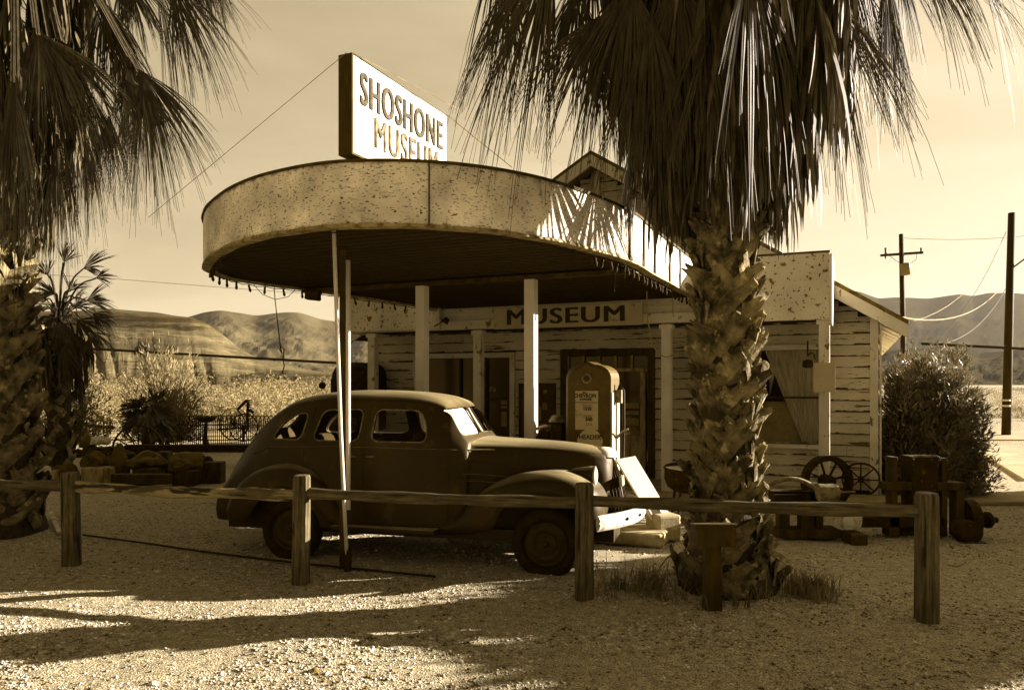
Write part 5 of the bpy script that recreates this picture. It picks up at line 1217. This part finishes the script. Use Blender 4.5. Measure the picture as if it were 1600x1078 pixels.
# grass tufts round the palm
acc = [[], [], 0]; r = random.Random(41)
for k_ in range(150):
    if k_ < 60: cx, cy = r.gauss(2.55, .12), r.gauss(6.6, .12)
    elif k_ < 110: cx, cy = r.gauss(1.15, .2), r.gauss(6.8, .2)
    else: a = r.uniform(0, 2*PI); rr = r.uniform(.5, .85); cx, cy = 1.89+math.cos(a)*rr, 6.76+math.sin(a)*rr*.8
    for q in range(9):
        a = r.uniform(0, 2*PI); o_ = Vector((math.cos(a), math.sin(a), 0)); h_ = r.uniform(.04, .24)*r.random()**.3; p = Vector((cx+r.gauss(0, .03), cy+r.gauss(0, .03), float(gheight(np.array(cx), np.array(cy))))); s_ = Vector((-o_.y, o_.x, 0))*.004
        m_ = p+o_*h_*.25+Vector((0, 0, h_*.7)); e_ = p+o_*h_*.7+Vector((0, 0, h_))
        add_leaf(acc, ([tuple(x) for x in (p-s_, p+s_, m_+s_, m_-s_, e_)], [(0, 1, 2, 3), (3, 2, 4, 4)][:1])); add_leaf(acc, ([tuple(x) for x in (m_-s_, m_+s_, e_+s_*.2, e_-s_*.2)], [(0, 1, 2, 3)]))
o = fast_mesh('grass_tufts', acc[0], acc[1], 4, M['grass']); tag(o, 'thin dry grass growing round the foot of the right palm', 'grass', kind='stuff')

# ------------------------------------------------------------------ ROCKS, BLOCKS, CRATES
def rock(label, p, s, m='rock', seed=1, name='boulder', group=None, z=0):
    bm = bmesh.new(); bmesh.ops.create_icosphere(bm, subdivisions=3, radius=1)
    r = random.Random(seed); of = Vector((r.random()*9, r.random()*9, r.random()*9))
    from mathutils import noise
    for v in bm.verts:
        n = v.co.normalized(); k_ = 1+.45*noise.noise(n*1.1+of)+.18*noise.noise(n*2.8+of); v.co = Vector((n.x*s[0]*k_, n.y*s[1]*k_, max(n.z*s[2]*k_, -s[2]*.35)+s[2]*.33))
    me = bpy.data.meshes.new(name); bm.to_mesh(me); bm.free(); me.materials.append(M[m]); me.polygons.foreach_set('use_smooth', [True]*len(me.polygons)); me.set_sharp_from_angle(angle=R(28))
    o = bpy.data.objects.new(name, me); C.objects.link(o); o.location = Vector(p)+Vector((0, 0, z)); o.rotation_euler = (0, 0, r.uniform(0, 6)); tag(o, label, 'rock', group)
def blk(label, px0, px1, pyt, pyb, Y, m='concrete', name='stone_block', d=.45, cat='block', group=None):
    p0, p1 = P(px0, pyt, Y), P(px1, pyb, Y); w_ = p1.x-p0.x; h_ = p0.z-p1.z
    mb = MB(); mb.box((0, d/2, h_/2), (w_, d, h_)); o = mb.build(name, M[m], bevel=.02); o.location = (p0.x+w_/2, Y, p1.z); return tag(o, label, cat, group)
gB = 'boulders displayed on blocks along the back of the yard'; gK = 'square blocks under the boulders'
Yb = 14.0
for lab, x0, x1, yt in (('upright block under the small domed boulder near the left palm', 126, 168, 731), ('wide square block under the left broad boulder', 206, 240, 732), ('square block under the right broad boulder behind the car tail', 268, 303, 735), ('thin block between the palm trunk and the domed boulder', 70, 82, 735)):
    blk(lab, x0, x1, yt, 760, Yb, 'darkwood' if x0 > 200 else 'wood_pale', group=gK, d=.5)
for lab, cx, yb, w_, h_, mm_ in (('domed grey boulder on a block between the palms', 140, 731, 33, 24, 'rock'), ('broad dark flat-topped boulder left of centre in the back row', 221, 732, 60, 24, 'rock'), ('broad dark boulder right against the car tail', 283, 734, 56, 24, 'rock'), ('upright dark boulder standing behind the first block', 178, 752, 22, 50, 'rock'), ('small dark boulder low beside the left palm', 95, 752, 34, 26, 'rock'), ('bright pale boulder on top of the dark stump', 148, 695, 24, 13, 'palerock'), ('dark knobby stone beside the pale boulder', 130, 700, 20, 22, 'rock')):
    Y_ = Yb+.2 if yb > 715 else 16.5; p = P(cx, yb, Y_); f = Y_/FPX; rock(lab, (p.x, Y_+.2, p.z), (w_*f*.60, w_*f*.45, h_*f*.78), mm_, int(cx), group=gB if yb in (731, 732, 734) else None)
for lab, cx, yb, w_, h_ in (('low dark stone between the two broad boulders', 252, 756, 26, 22), ('dark stone wedged behind the wide square block', 196, 728, 30, 20), ('dark lump tucked against the car tail', 318, 752, 34, 34), ('flat dark slab behind the domed boulder', 160, 712, 44, 12), ('small dark stone right of the narrow crate', 112, 716, 14, 14)):
    Y_ = Yb+.5; p = P(cx, yb, Y_); f = Y_/FPX; rock(lab, (p.x, Y_+.2, p.z), (w_*f*.6, w_*f*.45, h_*f*.8), 'iron', int(cx)+5)
blk('wooden post stub under the pale boulder', 128, 160, 700, 752, 16.5, 'darkwood', 'stump', cat='stump')
blk('long dark timber lying in front of the boulder row', 172, 262, 741, 757, 13.6, 'darkwood', 'timber', .2, 'timber'); blk('short dark timber end beside the car tail', 300, 344, 722, 757, 14.4, 'darkwood', 'timber', .3, 'timber'); blk('upright dark stump behind the row of boulders', 243, 262, 706, 735, 15.4, 'darkwood', 'stump', .25, 'stump')
def crate(label, px0, px1, pyt, pyb, Y):
    p0, p1 = P(px0, pyt, Y), P(px1, pyb, Y); w_ = p1.x-p0.x; h_ = p0.z-p1.z; t = thing('wooden_crate', label, 'crate', (p0.x+w_/2, Y, p1.z), 0, 'pale framed crates behind the left palm')
    mb = MB()
    for (x, z, dx, dz) in ((-w_/2+.03, h_/2, .06, h_), (w_/2-.03, h_/2, .06, h_), (0, .03, w_-.12, .06), (0, h_-.03, w_-.12, .06)): mb.box((x, 0, z), (dx, .06, dz))
    mb.build('frame', M['wood_pale'], t); mb = MB(); mb.box((0, .2, h_/2), (w_-.1, .32, h_-.1)); mb.build('box', M['darkwood'], t)
crate('wide dark crate with pale frame just right of the left palm', 66, 88, 697, 723, 17.5); crate('narrow dark crate with pale frame beside the wide one', 90, 102, 697, 723, 17.6)
rock('small pale stone lying on the gravel left of the short plaque stand', G(1022, 934)+Vector((0, 0, .0)), (.04, .035, .045), 'palerock', 3, 'stone')
rock('tiny pale stone at the foot of the short plaque stand', G(1124, 960), (.02, .02, .03), 'palerock', 4, 'stone')
rock('single pale stone in the shaded gravel at the left', G(244, 894), (.035, .03, .02), 'palerock', 5, 'stone')
# chunks of pale rubble by the palm foot left
rock('sunlit pale stone beside the left palm trunk', P(70, 752, 11.6)-Vector((0, 0, .0)), (.10, .1, .18), 'palerock', 6)

# ------------------------------------------------------------------ OLD MACHINERY
def spokewheel(mb, c, r, axis, ns=10, rim=.02, wdt=.05, hub=.06, tilt=None):
    Mx = tilt or Matrix.Identity(4)
    mb.lathe([(r-rim, -wdt/2), (r, -wdt/2), (r, wdt/2), (r-rim, wdt/2), (r-rim, -wdt/2)], c=c, axis='Y', n=36, M=Mx)
    mb.lathe([(0, -wdt), (hub, -wdt), (hub, wdt), (0, wdt)], c=c, axis='Y', n=14, M=Mx)
    for k_ in range(ns):
        a = 2*PI*k_/ns; d_ = Mx.to_3x3() @ Vector((math.cos(a), 0, math.sin(a))); mb.tube([Vector(c)+d_*hub*.8, Vector(c)+d_*(r-rim*.6)], max(.012, r*.028), 5)
# flywheel engine right of the palm
EY = 9.6
en = thing('flywheel_engine', 'rusty single flywheel engine on a timber stand beside the curtained window', 'engine', G(1262, 840)+Vector((0, .35, 0)))
o0 = en.location
def ep(px, py, Y=EY): return P(px, py, Y)-o0
mb = MB(); c_ = ep(1292, 752, 10.0); r_ = 41/FPX*10.0
mb.lathe([(r_*.78, -.05), (r_, -.05), (r_, .05), (r_*.78, .05), (r_*.78, -.05)], c=tuple(c_), axis='Y', n=44, M=Matrix.Rotation(.12, 4, 'Z'))
mb.lathe([(0, -.09), (.09, -.09), (.09, .09), (0, .09)], c=tuple(c_), axis='Y', n=18)
for k_ in range(8):
    a = 2*PI*k_/8+.3; mb.tube([c_+Vector((math.cos(a)*.07, 0, math.sin(a)*.07)), c_+Vector((math.cos(a)*r_*.8, 0, math.sin(a)*r_*.8))], .016, 6)
mb.build('flywheel', M['iron'], en, smooth=False)
mb = MB(); arc = [ep(x, y, 9.2) for x, y in ((1198, 762), (1215, 752), (1235, 748), (1256, 752), (1275, 764), (1284, 778))]; mb.tube(crom(arc, 4), .028, 8); mb.build('belt_guard', M['iron_pale'], en, smooth=True)
mb = MB(); mb.box(tuple(ep(1238, 775, 9.4)), (.52, .22, .14)); mb.box(tuple(ep(1268, 768, 9.4)), (.12, .22, .22)); mb.box(tuple(ep(1240, 768, 9.25)), (.60, .02, .02)); mb.box(tuple(ep(1236, 773, 9.2)), (.42, .03, .012)); mb.build('cylinder_block', M['iron'], en, bevel=.008)
mb = MB(); mb.lathe([(0, -.11), (.10, -.11), (.10, .11), (0, .11)], c=tuple(ep(1293, 769, 9.0)), axis='X', n=16); mb.build('water_hopper', M['iron_pale'], en)
mb = MB(); mb.tube([ep(1305, 769, 9.0), ep(1336, 768, 9.0)], .012, 6); mb.build('shaft', M['iron_pale'], en)
for x0, x1 in ((1216, 1232), (1250, 1270), (1272, 1284)):
    mb = MB(); a_, b_ = ep(x0, 792, 9.3), ep(x1, 846, 9.3); mb.bx(a_.x, b_.x, -.35, -.2, 0, a_.z); mb.build('stand_leg', M['darkwood'], en)
mb = MB(); mb.box((0, -.28, .06), (.75, .3, .1)); mb.build('skid', M['darkwood'], en)
mb = MB(); mb.box((.03, -.28, ep(1250, 790, 9.3).z), (.95, .3, .08)); mb.build('bed', M['iron'], en)
# big frame machine at right
fm = thing('stamp_frame', 'massive dark timber and iron frame machine in front of the oleander', 'mining machine', G(1440, 852)+Vector((0, .6, 0)))
o0 = fm.location; fY = 9.4
def fp_(px, py): 
    q = P(px, py, fY)-o0; return q
def fbox(nm, x0, x1, y0, y1, d=.18, off=0, m='iron'):
    a_, b_ = fp_(x0, y0), fp_(x1, y1); mb = MB(); mb.bx(min(a_.x, b_.x), max(a_.x, b_.x), a_.y+off-d/2, a_.y+off+d/2, max(b_.z, 0), a_.z); return mb.build(nm, M[m], fm, bevel=.008)
fbox('upright', 1388, 1398, 713, 790, .16, 0, 'darkwood'); fbox('upright', 1466, 1475, 715, 850, .16, 0, 'darkwood')
fbox('upright', 1385, 1401, 790, 848, .2, .02, 'darkwood'); fbox('crossbeam', 1376, 1500, 752, 764, .2, -.03, 'darkwood'); fbox('upright', 1488, 1502, 764, 852, .16, .0, 'darkwood')
fbox('hopper', 1417, 1456, 712, 790, .30, .0, 'iron'); fbox('lower_beam', 1338, 1470, 806, 822, .24, .04, 'iron')
mb = MB(); mb.tube(crom([fp_(1416, 716)+Vector((0, -.16, 0)), fp_(1420, 711)+Vector((0, -.16, 0)), fp_(1452, 711)+Vector((0, -.16, 0)), fp_(1457, 717)+Vector((0, -.16, 0))], 4), .014, 6); mb.build('hopper_rim', M['iron_pale'], fm)
mb = MB(); mb.prism([(fp_(1410, 790).x, fp_(1410, 790).z), (fp_(1462, 790).x, fp_(1462, 790).z), (fp_(1475, 850).x, 0), (fp_(1402, 850).x, 0)], -.0, .26, 'XZ'); mb.build('base_casting', M['iron'], fm)
mb = MB(); c_ = fp_(1512, 810); mb.lathe([(0, -.06), (.235, -.06), (.235, .06), (0, .06)], c=tuple(c_), axis='X', n=30); mb.build('drive_pulley', M['iron'], fm)
mb = MB(); c1 = fp_(1520, 812); c2 = fp_(1558, 812); mb.tube([c1, c2], .035, 10); mb.lathe([(0, -.05), (.05, -.05), (.10, -.02), (.10, .02), (.06, .06), (0, .06)], c=tuple(fp_(1543, 812)), axis='X', n=18); mb.build('shaft_coupling', M['iron'], fm)
mb = MB(); mb.prism([(fp_(1473, 838).x, fp_(1473, 838).z), (fp_(1504, 838).x, fp_(1504, 838).z), (fp_(1509, 858).x, 0), (fp_(1473, 858).x, 0)], -.45, -.2, 'XZ'); mb.build('foot_block', M['darkwood'], fm)
mb = MB(); mb.lathe([(0, -.13), (.13, -.13), (.13, .13), (0, .13)], c=tuple(fp_(1488, 822)+Vector((0, -.28, .0))), axis='Y', n=22); mb.build('bearing_drum', M['iron'], fm)
rock('twisted pale driftwood chunk on a block behind the fence rail', G(1345, 848)+Vector((0, .25, .14)), (.16, .1, .14), 'palerock', 88, 'driftwood')
blk('low dark block under the driftwood chunk', 1331, 1357, 835, 853, 8.9, 'darkwood', 'wood_block', .3)
# wagon wheel leaning on the wall at the corner
ww = thing('spoked_wheel', 'thin spoked iron wheel leaning at the right corner of the wall', 'wheel', BW(A_R-.25, WB-.3, 0), YAW)
mb = MB(); spokewheel(mb, (0, .1, .30), .29, 'Y', 8, .025, .04, .05, Matrix.Rotation(.25, 4, 'X')); mb.build('wheel', M['iron'], ww)
# farm machinery on the left
sw = thing('seeder_chassis', 'long dark implement beam with a perforated round seat behind the boulders', 'farm implement', P(300, 718, 17.5)-Vector((0, 0, P(300, 718, 17.5).z)))
o0 = sw.location
def sq(px, py, Y=17.5): return P(px, py, Y)-o0
mb = MB(); a_, b_ = sq(198, 706), sq(420, 696); mb.bx(a_.x, b_.x, -.12, .12, a_.z, b_.z+.02); mb.build('beam', M['iron'], sw)
mb = MB(); mb.tube([sq(322, 702), sq(321, 680), sq(322, 660)], [.07, .05, .045], 8); mb.build('seat_post', M['iron'], sw)
mb = MB(); q = sq(322, 656); A = []
mb.lathe([(0, .02), (.12, .015), (.20, .06), (.23, .075), (.235, .05), (.2, .0), (.1, -.05), (0, -.05)], c=tuple(q), n=22); o = mb.build('seat', M['iron'], sw, smooth=True)
for px_ in (205, 300, 390):
    mb = MB(); q = sq(px_, 704); mb.tube([q, Vector((q.x, 0, 0))], .03, 6); mb.build('support', M['iron'], sw)
mb = MB(); spokewheel(mb, tuple(sq(216, 705, 17.9)), .62, 'Y', 12, .03, .06, .07); mb.build('wheel', M['iron'], sw)
mr = thing('hay_mower', 'old mower with a toothed bar sticking up and thin wheels beyond the wire fence', 'farm implement', P(378, 690, 23)-Vector((0, 0, P(378, 690, 23).z)))
o0 = mr.location
mb = MB(); spokewheel(mb, tuple(P(381, 668, 23)-o0), .42, 'Y', 10, .03, .05, .06, Matrix.Rotation(.5, 4, 'Z')); mb.build('wheel', M['iron'], mr)
mb = MB(); spokewheel(mb, tuple(P(366, 662, 23.6)-o0), .50, 'Y', 10, .03, .05, .06, Matrix.Rotation(.9, 4, 'Z')); mb.build('wheel', M['iron'], mr)
mb = MB(); a_, b_ = P(386, 660, 23)-o0, P(388, 624, 23)-o0; mb.tube([a_, b_], .045, 6)
for t in np.linspace(.05, .95, 10): p = a_+(b_-a_)*t; mb.tube([p, p+Vector((.11, 0, .02))], .016, 4)
mb.build('cutter_bar', M['iron'], mr)
mb = MB(); mb.tube([P(371, 640, 23)-o0, P(386, 625, 23)-o0], .045, 6); mb.tube([P(371, 640, 23)-o0, P(379, 650, 23)-o0], .02, 6); mb.tube([P(390, 640, 23)-o0, P(396, 645, 23)-o0], .05, 6); mb.tube([P(340, 671, 23)-o0, P(382, 668, 23)-o0], .03, 6); mb.tube([P(381, 668, 23)-o0, P(381, 690, 23)-o0], .03, 5); mb.build('frame', M['iron'], mr)
hr = thing('hay_rake', 'low rusty rake with several hoop wheels lying at the far left of the yard', 'farm implement', P(130, 680, 26)-Vector((0, 0, P(130, 680, 26).z)))
o0 = hr.location
mb = MB(); a_, b_ = P(84, 676, 26)-o0, P(180, 668, 26)-o0; mb.tube([a_, P(120, 664, 26)-o0, b_], .06, 6); mb.bx(a_.x, a_.x+1.1, -.2, .2, .15, .5); mb.tube([P(120, 664, 26)-o0, P(128, 638, 26)-o0], .07, 6); mb.tube([P(146, 643, 26)-o0, P(162, 657, 26)-o0], .05, 6); mb.build('frame', M['iron'], hr)
for px_, rr in ((100, .28), (113, .35), (138, .38), (156, .45), (170, .40)):
    mb = MB(); spokewheel(mb, tuple(P(px_, 668, 26+.01*px_)-o0), rr, 'Y', 6, .03, .05, .05, Matrix.Rotation(.2+px_*.01, 4, 'Z')); mb.build('rake_wheel', M['iron'], hr)
wf = thing('loop_wire_fence', 'ornamental loop-top wire fence standing behind the old seeder', 'fence', Vector((P(320, 690, 21).x, 21, 0)))
mb = MB(); x0, x1 = P(222, 0, 21).x-wf.location.x, P(418, 0, 21).x-wf.location.x; n_ = 30; dx = (x1-x0)/n_
for k_ in range(n_+1):
    x = x0+dx*k_; zt_ = .95
    mb.tube([(x, 0, 0), (x, 0, zt_-.12)]+[(x+dx*.75*(1-math.cos(a)), 0, zt_-.12+.16*math.sin(a)) for a in (.5, 1.1, PI/2, 2.0, 2.6)]+[(x+dx*1.5, 0, zt_-.12), (x+dx*1.5, 0, .0)], .014, 4)
for z_ in (.08, .42, .72): mb.tube([(x0, 0, z_), (x1+dx, 0, z_)], .012, 4)
mb.build('wire_mesh', M['iron'], wf)
# old dark truck cab behind the sedan
tk = thing('old_truck', 'dark old truck cab seen over the roof of the sedan', 'truck', Vector((P(553, 600, 15.5).x, 15.5, 0)), 0)
mb = MB(); A = []
for y_, zt_, w_ in ((-.0, 1.95, .40), (.08, 2.20, .48), (.35, 2.30, .50), (.9, 2.30, .50), (1.15, 2.18, .48), (1.2, 1.9, .46)):
    A.append([(-w_, y_, .9), (-w_-.01, y_, zt_-.30), (-w_*.93, y_, zt_-.12), (-w_*.7, y_, zt_-.02), (0, y_, zt_), (w_*.7, y_, zt_-.02), (w_*.93, y_, zt_-.12), (w_+.01, y_, zt_-.30), (w_, y_, .9)])
mb.grid(A); mb.add(A[0], [tuple(range(9))]); mb.add(A[-1], [tuple(range(9))]); mb.build('cab', M['iron'], tk, smooth=False)
mb = MB(); mb.box((0, -.5, .95), (.7, 1.0, .45)); mb.build('bonnet', M['iron'], tk, bevel=.08)
mb = MB(); mb.box((0, 2.0, .9), (.96, 1.5, .35)); mb.build('bed', M['darkwood'], tk)
mb = MB(); mb.box((0, .9, .64), (.5, 3.6, .12)); mb.build('chassis', M['iron'], tk)
for x_ in (-.48, .48):
    for y_ in (-.6, 2.2):
        mb = MB(); mb.lathe([(0, -.08), (.2, -.08), (.36, -.09), (.40, -.04), (.40, .04), (.36, .09), (0, .08)], c=(x_, y_, .40), axis='X', n=26); mb.build('wheel', M['rubber'], tk)
mb = MB(); mb.lathe([(0, -.02), (.06, -.02), (.075, .03), (0, .05)], c=(-.62, -.1, 1.82), axis='Y', n=12); mb.build('mirror', M['iron'], tk)
# small loose things on the ground
mb = MB(); p = G(1494, 885); mb.tube(crom([p+Vector((-.09, 0, .02)), p+Vector((0, -.02, .012)), p+Vector((.10, .03, .03)), p+Vector((.13, .05, .04))], 5), .008, 6); o = mb.build('hose_piece', M['greybox']); tag(o, 'short curved pale piece of hose lying right of the last fence post', 'hose')
mb = MB(); p = G(1025, 905); mb.tube(crom([G(1012, 925)+Vector((0, 0, .02)), G(1025, 905)+Vector((0, 0, .05)), G(1050, 890)+Vector((0, .1, .12)), G(1075, 885)+Vector((0, .1, .10))], 5), [.009]*16, 6); o = mb.build('dry_stick', M['fencewood']); tag(o, 'thin bent dry stick beside the palm foot', 'stick')
mb = MB(); mb.add([tuple(G(76, 812)+Vector((0, 0, .10))), tuple(G(82, 810)+Vector((0, 0, .11))), tuple(G(96, 834)+Vector((0, 0, .03))), tuple(G(90, 836)+Vector((0, 0, .02)))], [(0, 1, 2, 3)]); mb.add([tuple(G(76, 812)+Vector((0, 0.01, .08))), tuple(G(82, 810)+Vector((0, 0.01, .09))), tuple(G(96, 834)+Vector((0, 0.01, .01))), tuple(G(90, 836)+Vector((0, 0.01, .0)))], [(0, 1, 2, 3)]); o = mb.build('fallen_leaf_base', M['palerock']); tag(o, 'fallen pale palm leaf base at the foot of the left palm', 'palm debris')
mb = MB(); mb.tube(crom([G(130, 838)+Vector((0, 0, .02)), G(220, 850)+Vector((0, 0, .02)), G(330, 865)+Vector((0, 0, .015)), G(460, 880)+Vector((0, 0, .01)), G(560, 890)+Vector((0, 0, .01)), G(680, 902)+Vector((0, 0, .01))], 8), .012, 6); o = mb.build('ground_cable', M['wire']); tag(o, 'black cable lying on the gravel between the fence and the sedan', 'cable')
for lab, p0_, p1_, w_ in (('long pale fallen palm leaf base lying right of the plaque stand', (1126, 893), (1212, 900), .05), ('short broad fallen leaf base left of the plaque stand', (1045, 908), (1092, 906), .035), ('curled fallen leaf base against the right side of the palm foot', (1190, 868), (1232, 890), .045)):
    a_, b_ = G(*p0_), G(*p1_); d_ = (b_-a_); sd_ = Vector((-d_.y, d_.x, 0)).normalized(); A = []
    for t in np.linspace(0, 1, 7):
        c_ = a_+d_*t+Vector((0, 0, .06+.03*math.sin(t*PI))); ww_ = w_*(.5+math.sin(.4+t*2.3)*.8); A.append([tuple(c_+sd_*ww_*f+Vector((0, 0, .03*(1-f*f)))) for f in (-1, -.5, 0, .5, 1)])
    mb = MB(); mb.grid(A); mb.grid([[(x, y, z-.012) for x, y, z in row] for row in A]); o = mb.build('fallen_leaf_base', M['boot'], smooth=True); tag(o, lab, 'palm debris')
# ------------------------------------------------------------------ AIR
hz = MB(); hz.bx(-7900, 7900, -60, 8200, -3.0, 900)
mh = bpy.data.materials.new('valley_haze'); mh.use_nodes = True; t_ = mh.node_tree; t_.nodes.clear()
o_ = t_.nodes.new('ShaderNodeOutputMaterial'); v_ = t_.nodes.new('ShaderNodeVolumePrincipled'); v_.inputs['Color'].default_value = (.95, .86, .66, 1); v_.inputs['Density'].default_value = .000014; v_.inputs['Anisotropy'].default_value = .3
t_.links.new(v_.outputs[0], o_.inputs['Volume']); ho = hz.build('haze', mh); tag(ho, 'pale dusty haze between the yard and the mountains', 'haze', kind='stuff')
sc.render.engine = 'CYCLES'
